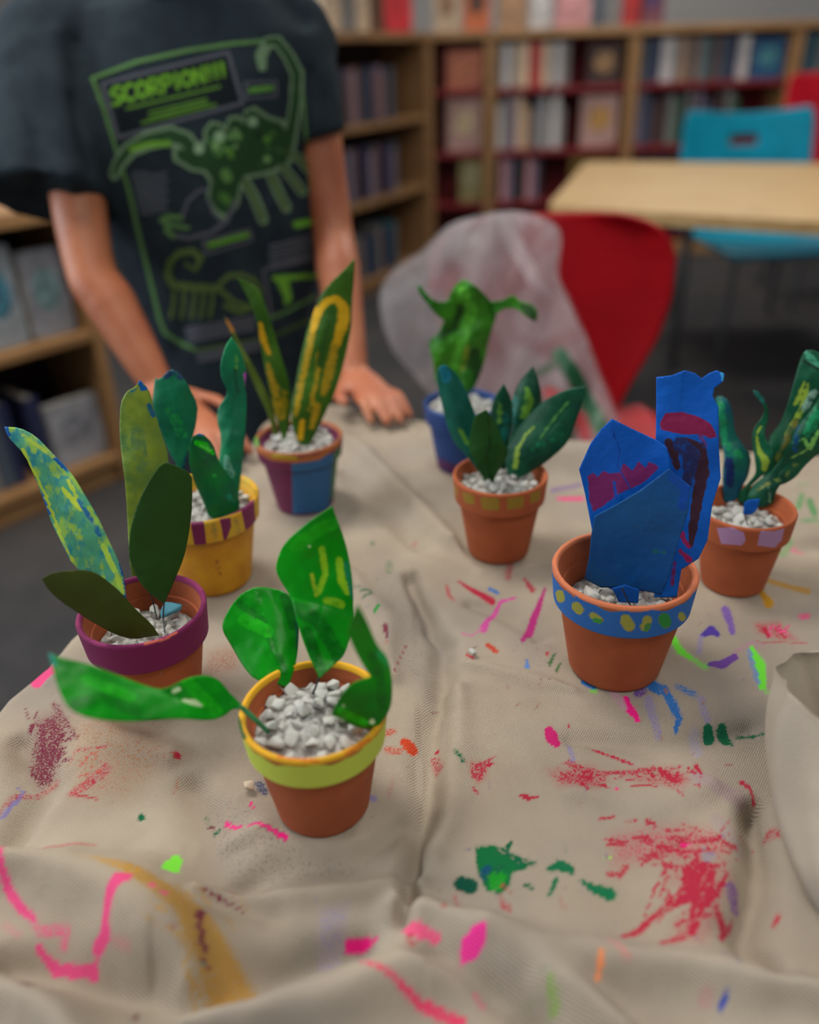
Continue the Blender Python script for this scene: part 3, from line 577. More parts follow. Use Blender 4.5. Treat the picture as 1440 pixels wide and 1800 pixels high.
# ================================================================= pebbles
def stone_mesh(seed, name='pebble'):
    rng = random.Random(seed); bm = bmesh.new()
    for _ in range(11):
        v = Vector((rng.gauss(0, 1), rng.gauss(0, 1), rng.gauss(0, 1))).normalized(); v *= rng.uniform(.8, 1.1); bm.verts.new((v.x*.5, v.y*.40, v.z*.34))
    bmesh.ops.convex_hull(bm, input=bm.verts)
    for v in [v for v in bm.verts if not v.link_faces]: bm.verts.remove(v)
    bmesh.ops.bevel(bm, geom=list(bm.edges), offset=.05, segments=2, affect='EDGES', profile=.6)
    me = bpy.data.meshes.new(name); bm.to_mesh(me); bm.free(); me.polygons.foreach_set('use_smooth', [True]*len(me.polygons)); me.materials.append(M['stone']); return me
STONES = [stone_mesh(i) for i in range(12)]
rngp = random.Random(5)
def stone(loc, size, label, group=None, m=None):
    me = rngp.choice(STONES)
    if m: me = me.copy(); me.materials[0] = m
    o = bpy.data.objects.new('pebble', me); COL.objects.link(o); o.location = loc
    o.scale = [size*rngp.uniform(.85, 1.2)]*3; o.rotation_euler = (rngp.uniform(-.6, .6), rngp.uniform(-.6, .6), rngp.uniform(0, 6.28)); tag(o, label, 'pebble', group); return o
GZ = {}
def gravel(key, n, size, drop, mound, label, group, skip=None):
    q = POTS[key]; X, Y, r, h = q['X'], q['Y'], q['r'], q['h']; zt = TZ+h-drop; GZ[key] = zt; band = dict(lime=.29, purple=.33, stripe=.26, multi=.26, back=.28, blue=.31).get(key, .30)
    zz = h-drop-size*.4; zb = h*(1-band); R = r*.875 if zz > zb else r*((.62-.0975*.4)+(.90-.0975*.9-.62+.0975*.4)*(zz-h*.1)/(zb+.012-h*.1))
    gz = lambda d: zt+mound*(1-(d/R)**2)
    vs, fs = lathe([(R*i/14, 0) for i in range(15)], 48)
    for v in vs:
        d = math.hypot(v[0], v[1]); v[2] = gz(d)-size*.30-TZ+.0014*math.sin(v[0]*900)*math.sin(v[1]*800); v[:] = (v[0]*.98+X, v[1]*.98+Y, v[2]+TZ)
    g = mesh_obj('gravel', vs, fs, M['stonebase']); tag(g, 'lower layer of white gravel '+label, 'gravel', kind='stuff')
    pts = []; tries = 0; md = size*.70
    while len(pts) < n and tries < 20000:
        tries += 1; a = rngp.uniform(0, 2*math.pi); d = (R-size*.42)*math.sqrt(rngp.random())
        x, y = X+d*math.cos(a), Y+d*math.sin(a)
        if all((x-u)**2+(y-v)**2 > md*md for u, v in pts): pts.append((x, y))
    for x, y in pts:
        d = math.hypot(x-X, y-Y); o = stone((x, y, gz(d)-size*.18+rngp.uniform(-.2, .2)*size), size, 'white pebble '+label, group)
gravel('lime', 80, .0145, .014, .012, 'filling the lime-banded pot', 'white pebbles in the lime-banded pot')
gravel('purple', 38, .0165, .025, .004, 'filling the purple-banded pot', 'white pebbles in the purple-banded pot')
gravel('stripe', 38, .0135, .013, .005, 'filling the yellow pot with purple stripes', 'white pebbles in the striped yellow pot')
gravel('multi', 28, .014, .010, .012, 'filling the blue and purple block pot', 'white pebbles in the blue and purple pot')
gravel('back', 22, .014, .004, .006, 'filling the blue pot at the back', 'white pebbles in the blue pot')
gravel('olive', 34, .013, .012, .004, 'filling the pot with olive squares', 'white pebbles in the olive-squared pot')
gravel('blue', 36, .0185, .030, .003, 'filling the pot with the blue band', 'white pebbles in the blue-banded pot')
gravel('lilac', 34, .0150, .016, .004, 'filling the pot with lilac patches', 'white pebbles in the lilac-patched pot')
c = Wz(295, 1072, GZ['purple']+.010); tq = stone(c, .021, 'turquoise painted pebble among the white ones in the purple-banded pot', m=mat('turquoise_stone', (70, 140, 160), rough=.7))
c = Wz(832, 1146, TZ+.006); tq.data = STONES[3].copy(); tq.data.materials[0] = bpy.data.materials['turquoise_stone']; tq.rotation_euler = (0, 0, .4); tq.scale = (.026, .020, .020); o = stone(c, .0075, 'small round white pebble lying alone on the cloth between the pots')
o.scale = (.0115, .0125, .011)
c = Wz(439, 1380, TZ+.006); stone(c, .0125, 'cream pebble lying on the cloth beside the lime-banded pot', m=mat('cream_stone', (190, 172, 148), rough=.8))

# ================================================================= paper plants
def resample(poly, st):
    out = []
    for i in range(len(poly)):
        a = np.array(poly[i], float); b = np.array(poly[(i+1) % len(poly)], float); n = max(1, int(np.hypot(*(b-a))/st))
        out += [tuple(a+(b-a)*k/n) for k in range(n)]
    return out
def round_poly(poly, it=2):
    for _ in range(it):
        o = []
        for i in range(len(poly)):
            z = np.array(poly[i-1], float); a = np.array(poly[i], float); b = np.array(poly[(i+1) % len(poly)], float)
            u1 = z-a; u2 = b-a; cs = (u1@u2)/(np.linalg.norm(u1)*np.linalg.norm(u2)+1e-9)
            if cs > -.18: o.append(tuple(a))                    # a pointed tip stays pointed
            else: o += [tuple(a*.78+z*.22), tuple(a*.78+b*.22)]
        poly = o
    return poly
def cutout(name, poly, base, tip, dy, P0, m, parent, strokes=(), cup=.0, folds=(), ripple=.0012, rip_s=.035, rnd=2, st=3.0, thick=.0006, label=None, bend=0, seed=1, tilt=0, solid=True):
    """a sheet cut to the photographed outline, standing at its own distance: it runs from P0 (where it is planted, seen at `base`) to a tip
    that lies dy further away; cup / folds / bend / ripple give it its relief in metres"""
    P0 = np.asarray(P0, float); T = WY(tip[0], tip[1], P0[1]+dy); B = P0
    v = T-B; L = np.linalg.norm(v); v /= L; vd = (B+T)/2-CAM; vd /= np.linalg.norm(vd)
    side = np.cross(v, vd); side /= np.linalg.norm(side); side = side*math.cos(tilt)+np.cross(v, side)*math.sin(tilt); n = np.cross(side, v); n /= np.linalg.norm(n)
    pl = resample(round_poly(poly, rnd) if rnd else poly, st)
    xs = [p_[0] for p_ in pl]; ys = [p_[1] for p_ in pl]; gp = []
    yy = min(ys)+st/2; r_ = 0
    while yy < max(ys):
        xx = min(xs)+(st/2 if r_ % 2 else 0)
        while xx < max(xs): gp.append((xx, yy)); xx += st
        yy += st*.87; r_ += 1
    gp = np.array(gp); sdv = poly_sd(gp, pl); gp = gp[sdv < -st*.45]
    nb = len(pl); pts = [Vector(q) for q in pl]+[Vector((float(a), float(b))) for a, b in gp]
    res = delaunay_2d_cdt(pts, [], [list(range(nb))], 1, 1e-4)
    P = np.array([(q.x, q.y) for q in res[0]]); fs = [tuple(f) for f in res[2]]
    D = FW+RT*((P[:, :1]-720)/FPX)+UP*((900-P[:, 1:])/FPX)
    t = np.dot(B-CAM, n)/(D@n); W = CAM+D*t[:, None]
    a = ((W-B)@v)/L; u = (W-B)@side; hw = max(abs(u).max(), 1e-4); off = cup*(u/hw)**2+bend*np.clip(a, -.2, 1.3)**2
    rs_ = np.random.RandomState(seed*7+3); ph = rs_.rand(4)*6.28
    if ripple:
        off += ripple*(np.sin(a*L/rip_s*3+ph[0]+u*60)+.7*np.sin(u/rip_s*4.2+ph[1]+a*2)*(.4+a))
        off += fnoise(np.stack([u+9, a*L+9], -1), 70 if L < .3 else 14, seed, 2)*ripple*1.6
    for (p1, p2, wd, amt) in folds:                 # a crease p1->p2 in the photo; amt metres away from the viewer on its right side
        e = np.array(p2, float)-np.array(p1, float); e /= np.linalg.norm(e); dist = (P[:, 0]-p1[0])*(-e[1])+(P[:, 1]-p1[1])*e[0]
        off += amt*np.maximum(dist/wd, 0) if wd > 0 else amt*np.exp(-(dist/wd)**2)
    Dn = D/np.linalg.norm(D, axis=1)[:, None]; W = W+Dn*off[:, None]
    A = paint(P, strokes)
    o = mesh_obj(name, [tuple(q) for q in W], fs, m, parent, attr=A)
    if solid: mod(o, 'SOLIDIFY', thickness=thick, offset=0)
    if label: tag(o, label)
    return o
def wire(parent, pts, r=.0007, m=None, name='wire_stem'):
    v, f = tube(pts, r, 8, 6); return mesh_obj(name, v, f, m or M['wire'], parent)
def leafmat(name, c1, c2, **k):
    d = dict(scale=45, lo=.35, hi=.65, rough=.45, bump=.25, spec=.25, bscale=120, paint=True, pscale=170, detail=6, soft=2.2); d.update(k); return mat(name, c1, c2, **d)
def base_pt(key, x, y): return Wz(x, y, GZ[key]+.002)

GG = leafmat('bright_green_leaf', (2, 150, 8), (0, 112, 10), scale=16, rough=.36, spec=.22, bump=.15, soft=1.15, gain=.9)
G1 = (0, 92, 14); G2 = (30, 180, 16); YG = (150, 200, 30); GLINT = (200, 225, 170)  # pale last tone: gloss highlights painted into the leaf colour
# lime pot plant
pl = thing('paper_plant', 'bright green glossy leaves wired into the lime-banded pot', 'plant', (POTS['lime']['X'], POTS['lime']['Y'], GZ['lime']))
b = base_pt('lime', 470, 1285)
lf = cutout('leaf', [(86, 1148), (104, 1156), (150, 1166), (200, 1184), (250, 1204), (286, 1214), (330, 1191), (360, 1186), (384, 1194), (405, 1220), (424, 1238), (424, 1246), (408, 1246), (396, 1258), (372, 1267), (300, 1262), (230, 1270), (160, 1264), (122, 1248), (104, 1215), (94, 1180)],
       (470, 1285), (90, 1160), -.03, b, GG, pl, [s((8, 128, 110), [(88, 1150), (96, 1168)], 5, .8), s(GLINT, [(305, 1215), (314, 1211)], 4, .9), s(GLINT, [(322, 1231), (345, 1236), (360, 1238)], [3, 6, 3], .95), s(GLINT, [(370, 1239)], 4, .85), s(G1, [(130, 1240), (180, 1225), (240, 1250)], 12, .55), s(G2, [(330, 1200), (380, 1250)], 12, .5), s(G2, [(150, 1195), (230, 1225)], 10, .45)],
       cup=.006, folds=[((286, 1214), (392, 1262), 60, -.022)], ripple=.0015, seed=3, label='long leaf reaching out to the side')
wire(lf, [b, Wz(452, 1268, GZ['lime']+.022), WY(424, 1243, b[1]-.012)], .0018, mat('green_wire', (40, 140, 80), (30, 110, 60)))
b = base_pt('lime', 502, 1215)
lf = cutout('leaf', [(388, 1103), (402, 1070), (425, 1042), (454, 1030), (498, 1038), (520, 1056), (526, 1103), (522, 1161), (506, 1209), (480, 1200), (449, 1196), (427, 1171), (408, 1137)], (502, 1210), (450, 1035), .05, b, GG, pl,
       [s(G1, [(420, 1060), (460, 1090), (500, 1180)], 8, .5), s(G1, [(500, 1050), (516, 1100)], 9, .6), s(G2, [(430, 1090), (470, 1110)], 12, .5), s((12, 90, 60), [(522, 1070), (524, 1140)], 4, .7)], cup=.014, ripple=.0018, seed=5)
b = base_pt('lime', 548, 1224)
top = cutout('leaf', [(584, 890), (606, 947), (618, 1001), (622, 1060), (618, 1110), (606, 1152), (585, 1171), (562, 1192), (546, 1161), (531, 1122), (520, 1085), (514, 1052), (490, 1016), (484, 996), (497, 957), (536, 921)], (548, 1224), (584, 892), .05, b, GG, pl,
       [s(YG, [(566, 965), (572, 1010), (560, 1040)], 6, .7), s(YG, [(596, 985), (600, 1020), (612, 1040)], 7, .75), s((190, 200, 40), [(548, 1010), (556, 1045)], 4, .6), s(YG, [(575, 1055), (600, 1062)], 8, .55), s(G1, [(520, 1070), (560, 1090), (600, 1160)], 14, .6), s(G1, [(540, 1110), (565, 1180)], 10, .6), s(GLINT, [(533, 941)], 3, .9), s(GLINT, [(544, 960)], 3, .8), s(G2, [(520, 960), (560, 930), (585, 920)], 12, .55), s((20, 120, 90), [(608, 990), (620, 1050)], 4, .7)],
       cup=.012, folds=[((512, 1050), (622, 1075), 40, -.006)], ripple=.002, seed=8, bend=-.02)
wire(top, [b, WY(556, 1205, b[1]), WY(562, 1186, b[1]+.002)], .0008)
b = Wz(600, 1262, GZ['lime']+.026)
cutout('leaf', [(629, 1062), (645, 1090), (664, 1137), (683, 1156), (690, 1200), (688, 1244), (664, 1281), (634, 1281), (604, 1268), (582, 1256), (600, 1220), (619, 1200), (652, 1190), (634, 1161), (624, 1142), (608, 1108)], (600, 1262), (632, 1070), .0, b, GG, pl,
       [s((20, 170, 80), [(668, 1148), (684, 1165)], 8, .8), s(G1, [(652, 1150), (668, 1190), (672, 1240)], 9, .55), s(GLINT, [(654, 1268)], 5, .9), s(GLINT, [(604, 1240)], 3, .7), s(G2, [(600, 1250), (640, 1270)], 8, .6), s((150, 210, 150), [(584, 1257), (604, 1266)], 2.5, .7)],
       cup=.010, ripple=.0018, folds=[((655, 1190), (610, 1205), 60, -.012)], seed=11, label='leaf twisted over the rim')

# purple pot plant
pl = thing('paper_plant', 'mottled turquoise and dark olive paper leaves in the purple-banded pot', 'plant', (POTS['purple']['X'], POTS['purple']['Y'], GZ['purple']))
TQ = leafmat('turquoise_lime_leaf', (84, 168, 130), (44, 138, 150), scale=70, lo=.48, hi=.66, rough=.6, c3=(150, 196, 84), s3=75, lo3=.50, hi3=.60, bump=.5, bscale=90, stretch=(1.6, 1, .8))
DB = (16, 96, 170)
b = base_pt('purple', 224, 1075)
cutout('leaf', [(8, 750), (35, 752), (62, 766), (92, 797), (113, 818), (132, 841), (150, 872), (171, 907), (187, 942), (206, 981), (218, 1012), (224, 1075), (202, 1050), (171, 1025), (128, 993), (113, 962), (93, 923), (80, 888), (66, 849), (43, 798), (14, 768)], (224, 1070), (12, 755), .03, b, TQ, pl,
       [s(DB, [(10, 752), (14, 764)], 5, 1), s(DB, [(93, 800), (104, 812), (118, 828)], [4, 5, 2], .95), s(DB, [(212, 992), (221, 1015), (224, 1060)], [4, 6, 6], .95), s(DB, [(74, 862), (84, 886), (88, 904)], [3, 5, 2], .85), s((190, 215, 70), [(40, 790), (80, 870), (110, 950), (128, 985)], 3, .8), s((190, 215, 70), [(120, 845), (150, 900)], 4, .6), s((196, 220, 70), [(110, 858), (136, 888), (142, 894)], [3, 6, 5], .85), s((180, 220, 80), [(180, 960), (205, 1010), (215, 1040)], 5, .85), s((40, 110, 160), [(140, 880), (175, 940)], 5, .5), s((180, 210, 80), [(40, 765), (75, 790), (92, 802)], 4, .6)],
       cup=.010, ripple=.0015, seed=13, rnd=1, label='long leaf mottled turquoise and lime')
OL = leafmat('dark_olive_leaf', (64, 80, 22), (56, 68, 20), scale=14, rough=.55, bump=.1)
DGm = leafmat('deep_green_leaf', (38, 80, 18), (32, 68, 16), scale=14, rough=.55, bump=.1)
b = base_pt('purple', 281, 1118)
lf = cutout('leaf', [(73, 1017), (92, 1006), (128, 1002), (156, 1002), (177, 1012), (210, 1039), (241, 1074), (266, 1096), (280, 1117), (268, 1118), (233, 1124), (202, 1115), (156, 1090), (132, 1074), (104, 1055), (84, 1036)], (279, 1116), (75, 1018), -.055, b+np.array([0, -.004, .01]), OL, pl, cup=.006, ripple=.0008, seed=14, rnd=1, label='plain dark olive leaf lying low')
b = base_pt('purple', 292, 1095)
lf = cutout('leaf', [(286, 811), (311, 819), (337, 833), (338, 860), (337, 903), (330, 950), (323, 981), (307, 1020), (289, 1061), (268, 1047), (249, 1028), (233, 1000), (226, 973), (229, 930), (241, 888), (257, 853)], (292, 1095), (290, 815), .0, b, DGm, pl, cup=.010, ripple=.001, seed=15, rnd=1, label='plain deep green upright leaf')
wire(lf, [base_pt('purple', 290, 1112), WY(287, 1085, b[1]+.001), WY(289, 1055, b[1]+.001)], .0006); wire(lf, [base_pt('purple', 276, 1088), WY(270, 1062, b[1]+.012), WY(264, 1040, b[1]+.012)], .0006)
YGm = leafmat('lime_mottled_leaf', (120, 142, 44), (84, 124, 60), scale=42, rough=.55, c3=(140, 160, 50), s3=30, lo3=.45, hi3=.6, bump=.4)
b = base_pt('purple', 240, 1050)
cutout('leaf', [(246, 668), (256, 678), (264, 690), (270, 718), (281, 755), (298, 806), (290, 850), (264, 930), (240, 1040), (229, 1000), (226, 950), (221, 853), (214, 802), (210, 755), (212, 709), (222, 688), (238, 680)], (240, 1045), (246, 672), .045, b, YGm, pl,
       [s(DB, [(246, 669), (250, 682), (260, 680)], 5, .95), s((30, 100, 130), [(262, 712), (270, 730)], 5, .8), s((40, 110, 120), [(230, 690), (240, 684)], 4, .6), s((96, 130, 70), [(240, 760), (250, 820)], 14, .5)], cup=.010, ripple=.0015, seed=16, rnd=1, label='upright leaf mottled yellow-green with a blue tip')

# striped yellow pot plant
pl = thing('paper_plant', 'teal green wavy paper leaves in the yellow pot with purple stripes', 'plant', (POTS['stripe']['X'], POTS['stripe']['Y'], GZ['stripe']))
TG = leafmat('teal_green_leaf', (12, 118, 76), (8, 92, 70), scale=26, rough=.5)
b = base_pt('stripe', 322, 905)
cutout('leaf', [(273, 664), (280, 668), (299, 648), (316, 655), (331, 678), (348, 711), (345, 744), (338, 771), (330, 798), (324, 830), (322, 900), (316, 880), (313, 820), (297, 794), (281, 752), (268, 713), (270, 686)], (322, 900), (300, 652), .02, b, TG, pl, [s((20, 60, 90), [(290, 662), (305, 652), (318, 664)], 6, .7), s((14, 70, 90), [(330, 800), (322, 830)], 6, .7), s((24, 140, 70), [(300, 720), (320, 760)], 12, .5)], cup=.008, ripple=.0018, seed=17, rnd=1)
b = base_pt('stripe', 395, 912)
cutout('leaf', [(337, 768), (354, 760), (374, 779), (384, 810), (397, 829), (415, 849), (423, 895), (412, 908), (369, 914), (357, 880), (342, 849), (333, 818), (333, 787)], (393, 912), (350, 764), -.01, b, leafmat('green_small_leaf', (10, 116, 50), (8, 90, 60), scale=30, rough=.35), pl,
       [s((20, 200, 20), [(345, 778), (358, 783), (374, 796)], [5, 7, 4], .95), s((100, 240, 90), [(352, 782), (370, 792)], 2, .8), s((30, 170, 70), [(376, 835)], 4, .7), s((20, 90, 130), [(346, 764), (356, 762)], 4, .7), s((20, 140, 110), [(400, 870), (416, 890)], 5, .5)], cup=.008, ripple=.002, seed=18, rnd=1)  # bright green streaks near the tip are highlights painted on the leaf
b = base_pt('stripe', 408, 885)
cutout('leaf', [(407, 592), (418, 608), (428, 630), (433, 654), (430, 680), (434, 700), (431, 760), (428, 800), (422, 850), (418, 885), (400, 885), (396, 850), (384, 815), (390, 770), (381, 738), (384, 715), (402, 690), (389, 665), (387, 640), (396, 608)], (408, 880), (407, 596), .03, b, leafmat('light_teal_leaf', (16, 128, 78), (12, 104, 74), scale=28, rough=.5), pl,
       [s((190, 80, 190), [(433, 660), (434, 675)], 5, .95), s((90, 160, 60), [(414, 628), (416, 645)], 4, .6), s((110, 170, 150), [(398, 805), (404, 830)], [6, 10], .55), s((14, 80, 60), [(412, 650), (418, 690)], 3, .6)], cup=.008, ripple=.003, rip_s=.045, seed=19, rnd=1, label='tall wavy leaf with a purple dab')

# blue and purple pot plant
pl = thing('paper_plant', 'sword-shaped green leaves streaked yellow in the blue and purple pot', 'plant', (POTS['multi']['X'], POTS['multi']['Y'], GZ['multi']))
SM = leafmat('sword_leaf', (62, 104, 16), (44, 84, 14), scale=20, rough=.5)
YY = (206, 160, 14); YO = (170, 140, 20)
b = base_pt('multi', 534, 788)
cutout('leaf', [(624, 454), (622, 493), (619, 528), (618, 573), (612, 605), (601, 653), (588, 693), (571, 728), (552, 770), (536, 790), (524, 778), (512, 745), (513, 707), (521, 669), (529, 627), (542, 573), (561, 525), (577, 501), (603, 476)], (534, 785), (622, 460), .03, b, SM, pl,
       [s(YY, [(548, 590), (560, 545), (575, 530), (592, 525), (604, 540), (604, 560), (596, 590), (586, 620)], [5, 8, 6, 7, 9, 11, 8, 6], .95), s(YO, [(588, 610), (580, 650), (570, 690)], [8, 9, 7], .75), s(YO, [(548, 590), (540, 630), (528, 680), (520, 730)], [7, 6, 6, 5], .75), s(YO, [(562, 620), (556, 670), (545, 720)], 5, .6), s(YY, [(532, 742), (528, 770)], [5, 5], .9), s(YO, [(557, 715), (548, 750)], [8, 5], .75), s((40, 80, 16), [(584, 545), (572, 590), (562, 640)], 6, .8)], cup=.008, ripple=.0012, seed=21, rnd=1, label='broad leaf with a yellow loop painted inside')
b = base_pt('multi', 500, 782)
cutout('leaf', [(416, 488), (438, 496), (458, 512), (470, 547), (481, 581), (494, 627), (507, 667), (514, 707), (508, 750), (500, 780), (488, 745), (475, 693), (467, 653), (459, 611), (454, 573), (443, 539), (430, 512)], (500, 778), (418, 490), .03, b, SM, pl,
       [s(YY, [(457, 570), (462, 595), (472, 620)], [4, 6, 4], .85), s(YO, [(470, 640), (485, 690), (492, 730)], [5, 9, 8], .65), s(YO, [(500, 690), (500, 730)], 5, .5)], cup=.007, ripple=.0012, seed=22, rnd=1)
b = base_pt('multi', 484, 778)
cutout('leaf', [(394, 556), (406, 570), (425, 610), (449, 650), (471, 694), (484, 731), (490, 778), (482, 770), (472, 728), (457, 698), (437, 653), (420, 613), (404, 580)], (486, 772), (395, 558), .03, b, leafmat('pale_sword_leaf', (96, 116, 40), (70, 96, 24), rough=.5), pl, [s((190, 120, 30), [(398, 562), (410, 582)], 3, .8)], cup=.003, ripple=.001, seed=23, rnd=1, label='narrow pale leaf')

# back blue pot plant
pl = thing('paper_plant', 'drooping crumpled bright green leaf in the blue pot at the back', 'plant', (POTS['back']['X'], POTS['back']['Y'], GZ['back']))
DG5 = leafmat('drooping_leaf', (56, 128, 20), (30, 94, 14), scale=24, rough=.5, bump=.4)
b = base_pt('back', 812, 690)
cutout('leaf', [(817, 489), (844, 509), (864, 530), (874, 552), (866, 575), (858, 603), (853, 631), (846, 655), (830, 690), (800, 690), (799, 660), (785, 655), (766, 674), (762, 637), (753, 599), (770, 588), (782, 560), (787, 527), (799, 502)], (812, 690), (817, 492), -.01, b, DG5, pl,
       [s((22, 66, 12), [(776, 590), (800, 575), (810, 540)], 7, .8), s((22, 66, 12), [(822, 640), (835, 620), (840, 660)], 10, .8), s((80, 160, 40), [(815, 510), (830, 545), (800, 640)], 10, .6), s((120, 140, 30), [(812, 650), (822, 610)], 4, .6)], cup=.016, ripple=.004, rip_s=.03, seed=24, rnd=1, label='crumpled drooping leaf')
cutout('leaf', [(733, 500), (740, 503), (752, 520), (772, 533), (800, 524), (800, 560), (784, 566), (765, 552), (750, 532), (738, 518)], (812, 690), (734, 503), -.02, b, DG5, pl, [s((60, 150, 60), [(736, 503), (756, 530)], 5, .6)], cup=.008, ripple=.002, seed=25, rnd=2, label='curled side lobe')
cutout('leaf', [(858, 530), (884, 528), (902, 517), (914, 530), (935, 534), (946, 547), (943, 566), (928, 559), (908, 542), (886, 542), (868, 556)], (812, 690), (944, 548), -.02, b, DG5, pl, [p((24, 60, 14), [(908, 532), (935, 535), (945, 547), (943, 566), (926, 558)], 4, 1)], cup=.008, ripple=.002, seed=26, rnd=2, label='curled side lobe with a dark tip')

# olive pot plant
pl = thing('paper_plant', 'dark teal leaves with yellow streaks in the pot with olive squares', 'plant', (POTS['olive']['X'], POTS['olive']['Y'], GZ['olive']))
DT = leafmat('dark_teal_leaf', (8, 74, 46), (4, 54, 40), scale=20, rough=.45)
ST_ = (90, 140, 44)
b = base_pt('olive', 845, 835)
cutout('leaf', [(780, 640), (797, 650), (814, 676), (831, 714), (840, 745), (836, 790), (842, 830), (820, 800), (799, 780), (785, 745), (775, 700), (767, 665), (770, 648)], (842, 830), (780, 642), .02, b, leafmat('teal_leaf', (8, 92, 76), (6, 74, 60), scale=20, rough=.45), pl, [s((14, 110, 130), [(778, 645), (785, 665)], 9, .7), s((90, 150, 50), [(808, 755), (822, 778)], [3, 5], .75)], cup=.010, ripple=.0015, seed=27, rnd=2)
b = base_pt('olive', 905, 826)
cutout('leaf', [(937, 643), (946, 665), (953, 698), (950, 725), (930, 760), (912, 830), (894, 820), (892, 780), (895, 740), (901, 700), (912, 672)], (903, 826), (937, 646), .03, b, DT, pl, [s(ST_, [(926, 682), (930, 705), (922, 730)], [4, 9, 8], .75), s((10, 100, 90), [(905, 700), (902, 740)], 6, .6)], cup=.010, ripple=.0015, seed=28, rnd=1)
b = base_pt('olive', 882, 828)
cutout('leaf', [(886, 674), (900, 702), (902, 740), (894, 775), (888, 826), (874, 820), (868, 760), (862, 722), (872, 693)], (882, 824), (886, 678), .015, b, DT, pl, [s(ST_, [(880, 710), (878, 740)], [4, 6], .5), s((10, 90, 80), [(890, 730), (886, 770)], 7, .6)], cup=.007, ripple=.001, seed=29, rnd=1)
b = base_pt('olive', 905, 842)
cutout('leaf', [(1031, 678), (1024, 707), (1014, 738), (1004, 768), (990, 787), (962, 811), (935, 829), (907, 844), (893, 836), (887, 811), (893, 780), (907, 755), (938, 721), (962, 700), (997, 684)], (905, 842), (1030, 680), .0, b, DT, pl,
       [s((120, 150, 50), [(906, 820), (910, 790), (925, 765), (940, 750)], [5, 4, 3, 2], .75), s((70, 130, 60), [(950, 770), (975, 735), (1000, 705)], 2, .7), s((10, 100, 60), [(940, 790), (985, 760)], 8, .5)], cup=.012, ripple=.0015, seed=30, rnd=1, label='largest leaf, leaning out over the rim')
b = base_pt('olive', 862, 850)
cutout('leaf', [(855, 720), (873, 745), (884, 776), (895, 792), (884, 818), (872, 835), (864, 858), (855, 848), (844, 832), (834, 811), (823, 787), (829, 755), (834, 731)], (862, 852), (855, 723), -.01, b, leafmat('mid_green_leaf', (28, 88, 28), (22, 72, 24), scale=20, rough=.5), pl, [s((12, 54, 16), [(858, 735), (862, 780), (856, 800), (862, 840)], 1.6, .8)], cup=.010, folds=[((860, 785), (846, 840), 40, -.006)], ripple=.0018, seed=31, rnd=1, label='smaller plain green leaf in front')

# blue-banded pot plant
pl = thing('paper_plant', 'blue tape crystal shapes standing in the blue-banded pot', 'plant', (POTS['blue']['X'], POTS['blue']['Y'], GZ['blue']))
BT = leafmat('blue_tape', (0, 94, 192), (0, 80, 174), scale=12, rough=.62, bump=.35, bscale=160, gain=1.3)
MR = (120, 34, 96); BRN = (60, 32, 46)
b = base_pt('blue', 1168, 1052)
cutout('leaf', [(1154, 663), (1181, 660), (1204, 651), (1222, 656), (1234, 665), (1247, 656), (1260, 651), (1274, 657), (1271, 671), (1256, 682), (1253, 696), (1263, 716), (1264, 787), (1267, 840), (1252, 889), (1244, 949), (1228, 982), (1198, 1001), (1190, 1050), (1150, 1050), (1160, 900), (1168, 800), (1153, 772), (1154, 712)], (1170, 1050), (1200, 660), .035, b, BT, pl,
       [p((130, 24, 70), [(1160, 742), (1170, 726), (1200, 724), (1232, 733), (1250, 745), (1262, 768), (1250, 771), (1236, 764), (1200, 764), (1162, 756)], 3, 1.1), s((120, 40, 90), [(1232, 768), (1240, 785)], 5, .7), s(BRN, [(1176, 778), (1184, 795), (1190, 820)], [8, 9, 6], .85), s(BRN, [(1206, 775), (1230, 790), (1234, 830), (1226, 880), (1218, 930), (1214, 960)], [6, 14, 14, 10, 8, 4], .9), s((40, 44, 90), [(1196, 780), (1216, 800), (1208, 850)], [14, 16, 10], .7), s((150, 30, 90), [(1199, 938), (1204, 952), (1212, 962)], [5, 5, 3], .9), s((150, 30, 90), [(1196, 968), (1212, 984)], [4, 6], .85), s((110, 30, 90), [(1186, 990), (1182, 1025)], 4, .7), s((60, 160, 220), [(1269, 657), (1272, 668)], 3, .95)],
       cup=.004, ripple=.0012, seed=33, rnd=0, label='tallest blue tape blade with a purple band')
b = base_pt('blue', 1110, 1040)
cutout('leaf', [(1076, 736), (1110, 753), (1155, 774), (1173, 787), (1181, 830), (1178, 960), (1150, 1040), (1070, 1036), (1042, 938), (1039, 922), (1029, 870), (1018, 825), (1038, 780), (1057, 754)], (1110, 1036), (1078, 742), .02, b, BT, pl,
       [p(MR, [(1033, 836), (1044, 830), (1050, 838), (1060, 826), (1072, 832), (1090, 830), (1096, 812), (1112, 826), (1122, 810), (1136, 822), (1140, 810), (1152, 816), (1160, 822), (1130, 850), (1090, 868), (1060, 890), (1042, 900), (1036, 880)], 2.5, .95), s((6, 78, 176), [(1080, 848), (1084, 876)], 2.5, 1.0), s((10, 60, 150), [(1074, 750), (1090, 790), (1086, 820), (1108, 860)], 1.5, .7)],
       cup=-.006, folds=[((1074, 745), (1108, 860), 80, .008)], ripple=.0008, seed=34, rnd=0, label='blue tape blade with a ragged purple band')
b = base_pt('blue', 1110, 1045)
